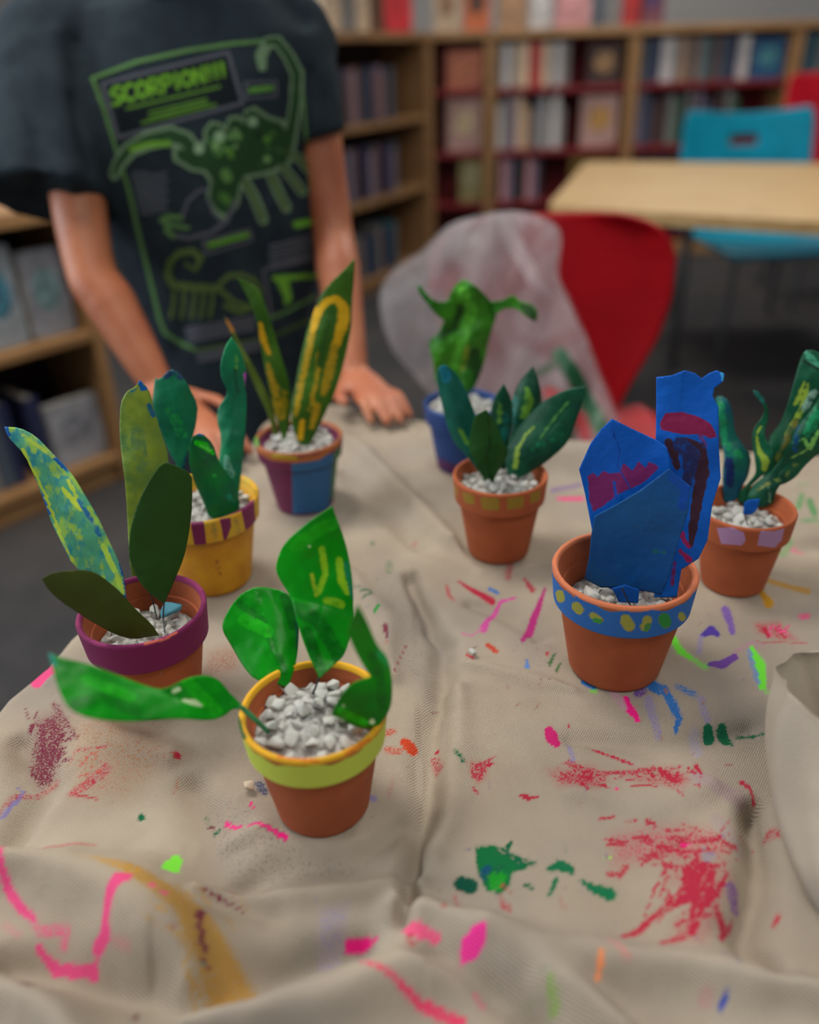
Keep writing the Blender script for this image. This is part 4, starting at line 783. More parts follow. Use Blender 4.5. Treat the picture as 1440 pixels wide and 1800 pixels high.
cutout('leaf', [(1176, 824), (1214, 855), (1210, 900), (1193, 952), (1175, 1016), (1163, 1046), (1125, 1036), (1102, 1031), (1057, 1033), (1028, 1018), (1036, 979), (1040, 937), (1046, 907), (1087, 885), (1125, 862)], (1100, 1040), (1150, 850), -.008, b+np.array([0, -.006, 0]), leafmat('darker_blue_tape', (20, 80, 130), (6, 78, 150), scale=9, rough=.5, bump=.3, bscale=160, gain=1.3), pl,
       [s((20, 110, 70), [(1150, 968), (1166, 970)], 5, .5), s((6, 70, 160), [(1180, 835), (1205, 860), (1200, 890)], 9, .7)], cup=-.005, ripple=.0008, seed=35, rnd=0, label='darker blue tape blade in front')
stub = cutout('leaf', [(1076, 1034), (1100, 1028), (1124, 1036), (1122, 1060), (1088, 1058)], (1100, 1060), (1100, 1032), 0, base_pt('blue', 1100, 1062)+np.array([0, -.006, .008]), BT, pl, rnd=0, ripple=.0003, seed=36, label='short blue tape stub')
bb = base_pt('blue', 1104, 1062); wire(stub, [bb+np.array([0, -.010, .004]), WY(1100, 1048, bb[1]-.012), WY(1094, 1034, bb[1]-.010)], .0006)

# lilac pot plant
pl = thing('paper_plant', 'twisted dark green leaves with yellow strokes in the lilac-patched pot', 'plant', (POTS['lilac']['X'], POTS['lilac']['Y'], GZ['lilac']))
TW = leafmat('twisted_leaf', (10, 84, 52), (6, 58, 40), scale=30, rough=.42, stretch=(1, 1, .5))
YL = (130, 156, 50)
b = base_pt('lilac', 1282, 882)
cutout('leaf', [(1256, 700), (1267, 695), (1281, 703), (1288, 725), (1291, 758), (1304, 780), (1321, 802), (1316, 837), (1304, 856), (1294, 882), (1272, 882), (1270, 833), (1274, 800), (1267, 775), (1262, 733)], (1284, 880), (1268, 698), .03, b, leafmat('teal_blue_leaf', (10, 96, 76), (8, 70, 100), scale=30, rough=.45), pl, [s((20, 130, 80), [(1268, 710), (1274, 780), (1300, 800)], 7, .6), s((10, 30, 80), [(1282, 810), (1284, 850)], 9, .7)], cup=.012, ripple=.003, seed=37, rnd=1)
b = base_pt('lilac', 1305, 884)
cutout('leaf', [(1324, 686), (1333, 688), (1343, 700), (1352, 721), (1350, 742), (1344, 756), (1346, 772), (1361, 792), (1361, 810), (1350, 827), (1333, 842), (1312, 862), (1312, 884), (1298, 884), (1297, 868), (1318, 846), (1329, 832), (1328, 813), (1322, 775), (1325, 752), (1337, 738), (1345, 722), (1339, 708), (1328, 697)], (1304, 880), (1330, 690), .02, b, TW, pl, [s(YL, [(1330, 765), (1334, 790), (1346, 810), (1343, 825)], [2, 4, 7, 5], .85), s(YL, [(1338, 750), (1331, 762)], 2, .7), s((30, 110, 100), [(1328, 690), (1342, 705)], 5, .6)], cup=.003, ripple=.002, seed=38, rnd=1, label='thin curling leaf')
b = base_pt('lilac', 1342, 886)
cutout('leaf', [(1414, 617), (1430, 614), (1462, 632), (1466, 690), (1440, 704), (1419, 728), (1402, 760), (1384, 800), (1366, 850), (1350, 884), (1326, 884), (1338, 845), (1353, 812), (1350, 772), (1372, 745), (1383, 717), (1395, 675), (1404, 640)], (1340, 880), (1432, 622), .03, b, TW, pl,
       [s(YL, [(1414, 672), (1404, 700), (1396, 712)], [2, 5, 3], .85), s(YL, [(1420, 674), (1412, 715), (1398, 740), (1382, 765)], [3, 7, 6, 4], .7), s((130, 170, 150), [(1432, 690), (1416, 718)], 7, .5), s((90, 90, 30), [(1400, 740), (1380, 780), (1366, 808)], 6, .6), s((110, 130, 60), [(1372, 790), (1362, 830)], 4, .55), s((60, 140, 110), [(1418, 622), (1436, 640)], 7, .6), s((4, 30, 24), [(1412, 634), (1424, 640), (1440, 650)], 2, .9)], cup=.012, ripple=.002, seed=39, rnd=1, label='tall leaf with yellow strokes')
b = base_pt('lilac', 1335, 890)
cutout('leaf', [(1470, 672), (1472, 765), (1444, 796), (1430, 804), (1413, 821), (1400, 838), (1383, 849), (1368, 854), (1357, 892), (1306, 890), (1308, 868), (1333, 845), (1350, 834), (1367, 817), (1383, 792), (1401, 750), (1422, 725), (1444, 694)], (1332, 886), (1468, 690), -.02, b, TW, pl,
       [s((20, 130, 80), [(1440, 720), (1420, 760)], [12, 10], .6), s((120, 190, 90), [(1394, 778), (1412, 772), (1424, 786), (1438, 760)], [2, 4, 5, 4], .7), s((120, 170, 80), [(1392, 804), (1410, 796), (1424, 786)], 2, .7), s((90, 110, 50), [(1350, 850), (1380, 840), (1400, 815)], 4, .5), s((120, 130, 60), [(1330, 862), (1352, 850)], 3, .6), s((14, 70, 110), [(1402, 752), (1398, 790)], 6, .5), s((110, 150, 110), [(1352, 858), (1354, 880)], 3, .6)], cup=.012, ripple=.002, seed=40, rnd=1, label='broad leaf bending over the rim')
st_ = cutout('leaf', [(1309, 880), (1336, 877), (1332, 895), (1322, 905), (1306, 905)], (1320, 905), (1322, 879), 0, base_pt('lilac', 1318, 908)+np.array([0, -.006, .010]), BT, pl, rnd=1, ripple=.0004, seed=41, label='scrap of blue tape')
bb = base_pt('lilac', 1310, 920); wire(st_, [bb+np.array([0, -.006, .002]), WY(1309, 905, bb[1]-.006)], .0006)
#PART2
# ================================================================= bookshelves
COLW = {'cream': (206, 180, 150), 'white': (196, 190, 186), 'grey': (122, 118, 114), 'slate': (66, 76, 90), 'red': (170, 44, 44), 'tan': (170, 130, 96), 'black': (34, 30, 34), 'teal': (44, 96, 104), 'green': (40, 96, 70),
        'navy': (34, 40, 74), 'orange': (206, 110, 66), 'brown': (96, 62, 46), 'pink': (200, 140, 140), 'yellow': (200, 160, 60), 'lilac': (130, 112, 130)}
def book_mesh():
    """upright book: x thickness, y depth (spine at -y), z height, unit size"""
    vs, fs = [], []
    bm = bmesh.new()
    box_bm(bm, (-.46, 0, .5), (.08, 1, 1)); box_bm(bm, (.46, 0, .5), (.08, 1, 1)); box_bm(bm, (0, -.47, .5), (.9, .06, 1), bev=.015)
    old = set(bm.faces); box_bm(bm, (0, .01, .5), (.84, .93, .95))
    for f in bm.faces:
        if f not in old: f.material_index = 1
    me = bpy.data.meshes.new('book'); bm.to_mesh(me); bm.free(); me.materials.append(M['book']); me.materials.append(M['pages']); return me
BOOK = book_mesh(); rb = random.Random(3)
def book(loc, rz, t, d, h, colr, label, group, tilt=0, name='book'):
    o = bpy.data.objects.new(name, BOOK); COL.objects.link(o)
    o.location = loc; o.rotation_euler = (0, tilt, rz); o.scale = (t, d, h); c_ = COLW[colr]; j = rb.uniform(.85, 1.15)
    o.color = (*[min(1, v*j) for v in lin(c_)], 1); return tag(o, label, 'book', group)
def bookcase(A, B, zs, top, depth, label, wood, back, posts=(0, 1), z0=0.0, thick=.03, name='bookcase', sm=None):
    """front bottom edge from A to B (x,y); shelves at heights zs; local x runs A->B, local y goes back"""
    A = np.array(A[:2], float); B = np.array(B[:2], float); L = np.hypot(*(B-A)); rz = math.atan2(B[1]-A[1], B[0]-A[0]); c, s_ = math.cos(rz), math.sin(rz)
    e = thing(name, label, 'bookcase', (A[0], A[1], z0), rz=rz)
    def lb(nm, x, y, z, sx, sy, sz, m, bev=.004):
        bm = bmesh.new(); box_bm(bm, (x, y, z), (sx, sy, sz), 0, bev); o = bm_obj(nm, bm, m); o.parent = e; return o
    for f in posts: lb('side_panel', L*f, depth/2, top/2, thick, depth, top, wood)
    for z in zs: lb('shelf', L/2, depth/2, z-thick/2, L-thick, depth-.01, thick, sm or wood)
    lb('top_board', L/2, depth/2, top+thick/2, L+thick, depth+.02, thick*1.3, wood)
    lb('kick_board', L/2, .03, .04, L-thick, .02, .08, wood)
    lb('back_panel', L/2, depth-.01, top/2, L, .012, top, back)
    def at(u, y, z): return (A[0]+u*c-y*s_, A[1]+u*s_+y*c, z0+z)
    return dict(zs=list(zs)+[top+.01], at=at, L=L, rz=rz, depth=depth, e=e, c=c, s=s_)
def fill(bc, u0, u1, z, hmax, seq, where, group, lean=False):
    u = u0; i = 0; nxt = min([q for q in bc['zs'] if q > z+.05]); hmax = min(hmax, nxt-z-.042)
    while u < u1-.03:
        cn = seq[i % len(seq)]; i += 1
        if cn == '-': u += .05; continue
        t = rb.uniform(.028, .045); h = min(hmax, rb.uniform(.22, .30)); d = rb.uniform(.17, .21)
        if u+t > u1: break
        book(bc['at'](u+t/2, .05+d/2, z+.002), bc['rz'], t*.94, d, h, cn, 'blurred %s book standing %s' % (cn, where), group)
        u += t
def cover_out(bc, u, z, w_, h_, colr, colr2, label, y=.05, group=None):
    """a book standing face out, cover with a picture block"""
    e = thing('book', label, 'book', bc['at'](u, y, z+.002), rz=bc['rz'], group=group)
    def lb(nm, x, yy, zz, sx, sy, sz, m, bev=.002):
        bm = bmesh.new(); box_bm(bm, (x, yy, zz), (sx, sy, sz), 0, bev); o = bm_obj(nm, bm, m); o.parent = e; return o
    lb('cover', 0, 0, h_/2, w_, .004, h_, mat('cover_paint', colr, tuple(int(v*.85) for v in colr), 18, rough=.5)); lb('back_cover', 0, .024, h_/2, w_, .004, h_, mat('cover_back', colr)); lb('page_block', 0, .012, h_/2, w_*.96, .02, h_*.96, M['pages'])
    me = bmesh.new(); bmesh.ops.create_circle(me, cap_ends=True, radius=.5, segments=28); bmesh.ops.transform(me, matrix=Matrix.Translation((0, -.0028, h_*.55)) @ Matrix.Diagonal((w_*.62, 1, h_*.5, 1)) @ Matrix.Rotation(math.pi/2, 4, 'X'), verts=me.verts)
    o = bm_obj('cover_picture', me, mat('cover_art', colr2, tuple(int(v*.7) for v in colr2), 25, rough=.5)); o.parent = e
    mod(o, 'SOLIDIFY', thickness=.001, offset=0); return e

# --- long case across the back (three bays seen)
YB_ = 5.4
zsB = [WY(990, y, YB_)[2] for y in (352, 262, 152)]; topB = WY(990, 62, YB_)[2]
PX = [WY(x, 150, YB_)[0] for x in (752, 862, 1112, 1392, 1640)]
where_b = ['in the narrow bay next to the dark open case', 'in the bay straight behind the red chair', 'in the bay behind the turquoise chair', 'in the bay at the right edge']
seqs = {
    (0, 2): ['-', 'brown', 'black'], (0, 1): ['-', 'black'], (0, 0): ['-', '-', 'cream', 'white'],
    (1, 2): ['grey', 'white', 'grey', 'cream', 'cream', 'red', 'red', 'cream', 'grey', 'white'], (1, 1): ['white', 'grey', 'lilac', 'cream', 'tan', 'grey', 'slate', 'white', 'grey'], (1, 0): ['black', 'pink', 'lilac', 'black'],
    (2, 2): ['slate', 'slate', 'navy', 'white', 'white', 'grey', 'tan', 'grey', 'brown', 'grey', 'teal', 'brown'], (2, 1): ['lilac', 'slate', 'navy', 'brown', 'black', 'grey', 'green', 'black', 'grey', 'black'], (2, 0): ['black', 'brown', 'navy'],
    (3, 2): ['slate', 'teal', 'slate', 'grey'], (3, 1): ['red', 'brown'], (3, 0): ['navy', 'black'],
}
for k in range(4):
    bc = bookcase((PX[k]+.017, YB_), (PX[k+1]-.017, YB_), zsB, topB, .32, ['narrow birch bookcase bay with red back, left end of the far wall row', 'birch bookcase bay with red back straight behind the red chair', 'birch bookcase bay with red back behind the turquoise chair', 'birch bookcase bay cut by the right edge of the view'][k], M['pine'], M['redback'], sm=M['redback'])
    for r_ in (2, 1, 0):
        gp = 'books on the %s shelf of the far wall case' % ['bottom', 'middle', 'top'][r_]
        end = bc['L']*(.57 if k == 1 else .74 if k == 2 else .92)
        if k == 0 : continue
        if r_ == 0: end = bc['L']*.4
        fill(bc, .03, end, zsB[r_], .30, seqs[(k, r_)], 'on the %s shelf %s' % (['bottom', 'middle', 'top'][r_], where_b[k]), gp)
    fr = [(bc['at'](bc['L']/2, .012, z)) for z in zsB]
    if k == 0:
        cover_out(bc, .20, zsB[2], .21, .20, (190, 110, 84), (214, 130, 90), 'face-out book with an orange cover, top shelf of the narrow bay')
        cover_out(bc, .20, zsB[1], .21, .29, (190, 150, 140), (226, 200, 160), 'face-out book with a pale round picture, middle shelf of the narrow bay')
        cover_out(bc, .24, zsB[0], .14, .26, (150, 140, 90), (180, 170, 130), 'face-out book with an olive cover, bottom shelf of the narrow bay')
    if k == 1:
        cover_out(bc, bc['L']*.82, zsB[2], .19, .21, (70, 50, 44), (190, 146, 100), 'face-out book with tan picture, top shelf behind the red chair')
        cover_out(bc, bc['L']*.81, zsB[1], .22, .28, (190, 150, 140), (214, 160, 90), 'face-out book with pink and yellow cover, middle shelf behind the red chair')
        cover_out(bc, .62, zsB[0], .26, .25, (130, 100, 40), (220, 150, 40), 'face-out book with yellow and orange cover, bottom shelf behind the red chair')
    if k == 2: cover_out(bc, bc['L']*.86, zsB[2], .19, .21, (40, 90, 130), (90, 160, 170), 'face-out book with a blue cover, top shelf behind the turquoise chair')
    # things standing on the top
    if k == 0:
        cover_out(bc, .10, topB+.036, .15, .25, COLW['cream'], COLW['tan'], 'cream face-out book on top of the narrow bay'); cover_out(bc, .27, topB+.036, .15, .27, COLW['orange'], COLW['brown'], 'orange brown face-out book on top of the narrow bay')
    if k == 1:
        u = .02; zt = topB+.036
        for cn, w_ in (('tan', .16), ('white', .12), ('pink', .20), ('slate', .06), ('grey', .06), ('red', .12)):
            cover_out(bc, u+w_/2+.01, zt, w_, .26, COLW[cn], tuple(min(255, int(v*1.2)) for v in COLW[cn]), '%s face-out book standing on top of the case behind the red chair' % cn); u += w_+.02
    if k == 2: cover_out(bc, .07, topB+.036, .14, .26, (120, 70, 80), (90, 60, 110), 'small dark red face-out book on top of the case behind the turquoise chair')
wb = box('whiteboard', (PX[2]+1.35, 7.134, 1.75), (2.6, .03, 1.0), mat('whiteboard_grey', (180, 176, 172), rough=.4)); tag(wb, 'pale grey board on the back wall above the far bookcases', 'board')

# --- dark open case, turned, running into the back row
def plane_z(x, y, A, B):
    d = B-A; n = np.array([d[1], -d[0], 0]); return Wp(x, y, (A[0], A[1], 0), n)
A2 = Wz(608, 520, .06); B2 = Wz(757, 452, .06)
zs2 = [plane_z(690, y, A2, B2)[2] for y in (478, 343, 212)]; top2 = plane_z(690, 70, A2, B2)[2]
bc2 = bookcase(A2, B2, zs2, top2, .32, 'brown open bookcase turned towards the child, dark inside', M['oak'], M['darkback'])
for r_, sq in ((2, ['-', 'slate', 'navy', 'black', 'brown', 'lilac', 'brown']), (1, ['-', 'navy', 'black', 'lilac', 'slate', 'brown']), (0, ['-', 'navy', 'navy', 'teal', 'brown', 'grey'])):
    fill(bc2, .05, bc2['L']*.72, zs2[r_], .26, sq, 'on the %s shelf of the brown open case' % ['bottom', 'middle', 'top'][r_], 'books in the brown open case')
A4 = A2-(B2-A2)*.9
bc4 = bookcase(A4, A2-(B2-A2)*.03, zs2, top2, .32, 'brown bookcase hidden behind the child', M['oak'], M['darkback'])
for r_, sq in ((2, ['navy', 'grey', 'brown', 'slate', 'lilac']), (1, ['black', 'brown', 'navy', 'grey']), (0, ['teal', 'grey', 'navy', 'brown'])):
    fill(bc4, .05, bc4['L']*.9, zs2[r_], .26, sq, 'on the %s shelf of the case behind the child' % ['bottom', 'middle', 'top'][r_], 'books in the case behind the child')
u = .04; zt = top2+.036
for cn, w_ in (('cream', .15), ('grey', .14), ('cream', .12), ('brown', .14), ('red', .30)):
    w2 = w_*1.0
    if u+w2 > bc2['L']: break
    cover_out(bc2, u+w2/2, zt, w2, .27, COLW[cn] if cn != 'red' else (214, 50, 60), COLW[cn] if cn != 'red' else (214, 50, 60), 'face-out %s book on top of the brown open case, place %s' % (cn, {0: 'nearest the child', 1: 'next to the first', 2: 'in the middle', 3: 'before the red one', 4: 'at the far end'}[[.15, .14, .12, .14, .30].index(w_) if cn not in ('brown', 'red') else {'brown': 3, 'red': 4}[cn]] if not (cn == 'cream' and w_ == .12) else 'third from the child')); u += w2+.01

# --- low case at the left behind the child's arm
A3 = Wz(-120, 950, .06); B3 = Wz(222, 812, .06)
zs3 = [plane_z(80, y, A3, B3)[2] for y in (850, 605)]; top3 = plane_z(60, 392, A3, B3)[2]
bc3 = bookcase(A3, B3, zs3, top3, .34, 'low wooden bookcase at the left edge behind the child', M['pine'], M['darkback'])
Lb = bc3['L']
fill(bc3, .03, .33, zs3[0], .26, ['teal', 'cream', 'brown', 'orange', 'slate', 'grey', 'slate', 'navy'], 'on the bottom shelf of the low case', 'books in the low case')
fill(bc3, .03, .13, zs3[1], .27, ['black', 'brown', 'green', 'black', 'brown'], 'on the middle shelf of the low case', 'books in the low case')
cover_out(bc3, .225, zs3[1], .15, .24, (96, 40, 40), (110, 70, 50), 'face-out dark red book on the middle shelf of the low case')
cover_out(bc3, .37, zs3[1], .12, .27, (150, 156, 160), (80, 140, 160), 'face-out pale grey and blue book on the middle shelf of the low case')
cover_out(bc3, .51, zs3[1], .13, .24, (140, 140, 146), (120, 150, 150), 'face-out silver grey book on the middle shelf beside the child\'s arm')
cover_out(bc3, .50, zs3[0], .17, .20, (160, 160, 164), (150, 150, 156), 'face-out white book on the bottom shelf beside the child\'s arm')
book(bc3['at'](.375, .13, zs3[0]+.001), bc3['rz'], .04, .2, .25, 'navy', 'dark blue book leaning on the bottom shelf of the low case', 'books in the low case')
gb = bmesh.new(); bmesh.ops.create_uvsphere(gb, u_segments=24, v_segments=16, radius=.06)
for v in gb.verts: v.co.z *= .8; v.co.x *= 1+.12*math.sin(v.co.z*60)
o = bm_obj('green_ornament', gb, mat('sage', (110, 150, 120), rough=.4), smooth=True); o.location = bc3['at'](Lb*.28, .12, top3+.036+.046); tag(o, 'round sage green ornament on top of the low bookcase', 'ornament')

# ================================================================= far table and chairs
T2Z = .76
fL = Wz(962, 362, T2Z); fR = Wz(1440, 390, T2Z); bL = Wz(1030, 284, T2Z); bR = Wz(1440, 287, T2Z)
d = (fR-fL); fR = fL+d*1.5; bR = bL+(bR-bL)*1.5; 
t2 = thing('library_table', 'pale birch library table with the turquoise chair pushed in behind it', 'table', ((fL[0]+bR[0])/2, (fL[1]+bR[1])/2, 0))
q = [fL, fR, bR, bL]; rp = round_poly([(v[0], v[1]) for v in q], 1)
cq = [np.array(v[:2]) for v in q]; pp = []
for i in range(4):
    a, b, c_ = cq[i-1], cq[i], cq[(i+1) % 4]; r0 = .06; u1 = (a-b)/np.linalg.norm(a-b); u2 = (c_-b)/np.linalg.norm(c_-b)
    for k in range(6): t = k/5; pp.append(tuple((b+u1*r0)*(1-t)**2+2*t*(1-t)*b+(b+u2*r0)*t*t))
n = len(pp); vs = [(x, y, z) for z in (T2Z, T2Z-.035) for x, y in pp]
mesh_obj('tabletop', vs, [tuple(range(n))[::-1], tuple(range(n, 2*n))]+[(i, (i+1) % n, n+(i+1) % n, n+i) for i in range(n)], M['wood'], t2, smooth=False)
for a in q:
    cc = np.array(t2.location); v_ = cc*.10+a*.90; v, f = tube([(v_[0], v_[1], .0), (v_[0], v_[1], T2Z-.036)], .02, 12, 2, cap=False); mesh_obj('leg', v, f, M['metal'], t2)
la = Wz(1180, 640, 0); v, f = tube([(la[0], la[1], 0), (la[0], la[1], T2Z-.036)], .018, 12, 2, cap=False); mesh_obj('leg', v, f, mat('grey_leg', (86, 84, 82), rough=.4), t2)

def plastic(n, c): return mat(n, c, tuple(int(v*.93) for v in c), 8, rough=.45, spec=.2)
def chair(loc, rz, label, m, W_=.5, seat_z=.45, top=.9, prof=None, hole=False, name='chair', back_y=.0, sd=.46):
    """shell chair; local +y is behind the backrest, the seat extends to -y; prof(v)->half width factor"""
    e = thing(name, label, 'chair', loc, rz=rz); NU, NV = 28, 30
    prof = prof or (lambda v: 1.0)
    vs, fs = [], []
    for j in range(NV+1):
        v = j/NV
        for i in range(NU+1):
            u = -1+2*i/NU; hw = W_/2*prof(v); dip = 0
            z = seat_z-.01+(top-seat_z)*v
            if hole: z -= .025*math.cos(u*math.pi/2)*sstep(.55, 1, v)*.9
            vs.append((u*hw, back_y-.05*(u*u)+.07*v-.0, z))
    for j in range(NV):
        for i in range(NU):
            if hole and 21 <= j <= 23 and 11 <= i <= 16: continue
            a = j*(NU+1)+i; fs.append((a, a+1, a+NU+2, a+NU+1))
    o = mesh_obj('backrest', vs, fs, m); o.parent = e; mod(o, 'SOLIDIFY', thickness=.012, offset=0); mod(o, 'SUBSURF', levels=1, render_levels=1)
    vs, fs = [], []
    for j in range(21):
        v = j/20
        for i in range(25):
            u = -1+2*i/24; hw = W_/2*.94*(1-max(0, v-.82)**2*6)*(1-.12*max(0, .15-v)/.15)
            vs.append((u*hw, back_y-.0-sd*v, seat_z+.02*u*u*(1-v)-.014*math.sin(v*3)-.03*max(0, v-.85)/.15))
    for j in range(20):
        for i in range(24):
            a = j*25+i; fs.append((a, a+1, a+26, a+25))
    o = mesh_obj('seat', vs, fs, m); o.parent = e; mod(o, 'SOLIDIFY', thickness=.012, offset=-1)
    for sx in (-1, 1):
        for yy, y2 in ((-.06, .04), (-sd+.06, -sd+.0)):
            v, f = tube([(sx*W_*.34, yy+back_y, seat_z-.02), (sx*W_*.40, y2+back_y, .012)], .011, 10, 3); o = mesh_obj('leg', v, f, M['metal']); o.parent = e
    return e
TEAL = plastic('turquoise_plastic', (8, 134, 160)); REDP = plastic('red_plastic', (158, 2, 18)); REDQ = plastic('red_plastic_far', (196, 20, 40))
tc_ = WY(1307, 300, 4.0)
chair((tc_[0], 4.0, 0), math.radians(2), 'turquoise plastic chair with a handle slot, behind the birch table', TEAL, W_=.63, top=WY(1307, 188, 4.07)[2]+.01, prof=lambda v: .99-.05*v-.35*max(0, v-.86)**1.5*3.5, hole=True, sd=.62, seat_z=.44)
tc_ = WY(1475, 200, 4.5)
chair((tc_[0], 4.5, 0), math.radians(-4), 'red plastic chair partly out of view behind the turquoise one', REDQ, W_=.56, top=WY(1420, 124, 4.57)[2], prof=lambda v: 1-.04*v-.3*max(0, v-.88)**1.5*5)
YC = 1.72
tc_ = WY(962, 500, YC); hwr = (WY(1176, 480, YC)[0]-WY(755, 480, YC)[0])
def rprof(v): return float(np.interp(v, [0, .2, .45, .62, .8, .9, .96, 1.0], [.50, .66, .90, .985, 1.0, .93, .80, .52]))
chair((tc_[0], YC-.06, 0), 0, 'red plastic shell chair facing the craft table, plastic bag hung on it', REDP, W_=hwr, top=WY(1000, 364, YC)[2], prof=rprof, sd=.34, seat_z=.47)

# ================================================================= plastic bag hung over the red chair
bagm = bpy.data.materials.new('bag_film'); bagm.use_nodes = True; nt = bagm.node_tree; N = nt.nodes; LK = nt.links.new
bs = N['Principled BSDF']; bs.inputs['Roughness'].default_value = .35
tr = N.new('ShaderNodeBsdfTransparent'); mx = N.new('ShaderNodeMixShader'); tl = N.new('ShaderNodeBsdfTranslucent'); mx2 = N.new('ShaderNodeMixShader'); mx2.inputs[0].default_value = .35
tcx = N.new('ShaderNodeTexCoord'); nn = N.new('ShaderNodeTexNoise'); nn.inputs['Scale'].default_value = 6; nn.inputs['Detail'].default_value = 1.2; nn.inputs['Distortion'].default_value = 1.2; LK(tcx.outputs['Object'], nn.inputs['Vector'])
rr_ = N.new('ShaderNodeMapRange'); rr_.inputs['From Min'].default_value = .36; rr_.inputs['From Max'].default_value = .62; rr_.inputs['To Min'].default_value = .22; rr_.inputs['To Max'].default_value = .62; LK(nn.outputs['Fac'], rr_.inputs['Value'])
at = N.new('ShaderNodeAttribute'); at.attribute_name = 'paint'; mc = N.new('ShaderNodeMix'); mc.data_type = 'RGBA'; mc.inputs[6].default_value = (.62, .58, .60, 1); LK(at.outputs['Color'], mc.inputs[7]); LK(at.outputs['Alpha'], mc.inputs[0]); LK(mc.outputs[2], bs.inputs['Base Color']); LK(mc.outputs[2], tl.inputs['Color'])
mxa = N.new('ShaderNodeMath'); mxa.operation = 'MAXIMUM'; LK(rr_.outputs[0], mxa.inputs[0]); LK(at.outputs['Alpha'], mxa.inputs[1])
LK(bs.outputs[0], mx2.inputs[1]); LK(tl.outputs[0], mx2.inputs[2]); LK(mxa.outputs[0], mx.inputs[0]); LK(tr.outputs[0], mx.inputs[1]); LK(mx2.outputs[0], mx.inputs[2]); LK(mx.outputs[0], N['Material Output'].inputs[0])
be = thing('plastic_bag', 'crumpled translucent white plastic bag with green print hanging over the red chair', 'bag', tuple(WY(880, 600, 1.5)))
BG = [(748, 440), (790, 398), (830, 384), (880, 372), (930, 376), (962, 388), (984, 410), (982, 450), (976, 490), (1000, 530), (1020, 580), (1045, 640), (1070, 700), (1088, 745), (1080, 775), (1040, 790), (980, 788), (900, 770), (820, 740), (770, 712), (730, 662), (694, 622), (676, 575), (670, 530), (676, 498), (705, 468)]
Pb = WY(890, 780, 1.40)
GRN_ = (40, 110, 70)
bag = cutout('bag_front', BG, (890, 780), (870, 375), .22, Pb, bagm, be, [s(GRN_, [(985, 625), (1010, 660), (1040, 720), (1055, 750)], 17, 1), s(GRN_, [(940, 660), (975, 640)], 9, .8), s(GRN_, [(1010, 700), (1000, 770)], 11, .9), s((200, 30, 40), [(965, 690), (985, 700)], 12, .9), s((200, 30, 40), [(1020, 735), (1030, 765)], 12, .9), s((170, 30, 44), [(760, 500), (790, 490), (800, 530)], 12, .55), s((40, 110, 80), [(955, 500), (968, 505)], 10, .35), s((220, 214, 216), [(880, 378), (905, 430), (940, 490), (965, 520)], [8, 16, 14, 8], .55), s((220, 214, 216), [(676, 520), (684, 590), (720, 650), (780, 700)], 9, .5), s((210, 204, 206), [(760, 440), (830, 410), (880, 400)], 9, .35), s((210, 204, 206), [(960, 520), (1000, 600), (1050, 700)], 14, .35)],
             cup=.05, ripple=.010, rip_s=.16, seed=51, rnd=2, st=5, thick=.0004, solid=False)
Pb2 = WY(860, 760, 1.52)
cutout('bag_back', [(x+(-4 if x < 850 else 4), y-3) for x, y in BG], (860, 770), (870, 375), .12, Pb2, bagm, be, [], cup=-.01, ripple=.010, rip_s=.15, seed=52, rnd=2, st=6, solid=False)

# ================================================================= the child
def J(x, y, Y): return WY(x, y, Y)
SK = M['skin']
pel = J(430, 650, 1.44); che = J(355, 260, 1.43); nck = J(318, 60, 1.43); nk2 = nck+np.array([0, -.005, .12])
shL = J(92, 75, 1.40); shR = J(528, 70, 1.46)
elL = J(158, 470, 1.24); wrL = Wz(278, 678, TZ+.055); knL = Wz(368, 765, TZ+.035)
elR = J(583, 400, 1.40); wrR = Wz(622, 655, TZ+.045); knR = Wz(662, 700, TZ+.030)
child = thing('person', 'child in a dark scorpion T-shirt leaning over the table with both hands on the cloth', 'person', (float(pel[0]), float(pel[1]), 0))
parts = []
def limb(pts, rad, **k): parts.append(tube(pts, rad, 16, 6, **k))
limb([pel+[0, 0, -.06], pel+[0, 0, .06], (pel+che)/2, che], [.115, .115, .11, .12]); limb([che, (che+nck)/2, nck], [.12, .115, .05]); limb([shL, nck+[0, 0, -.03], shR], [.05, .055, .05])
limb([nck+[0, 0, -.03], nk2], [.048, .046])
mid = lambda a, b, t: a*(1-t)+b*t
limb([shL, mid(shL, elL, .5), elL, mid(elL, wrL, .3), mid(elL, wrL, .75), wrL], [.046, .042, .036, .038, .030, .024])
limb([shR, mid(shR, elR, .5), elR, mid(elR, wrR, .3), mid(elR, wrR, .75), wrR], [.044, .040, .034, .036, .027, .022])
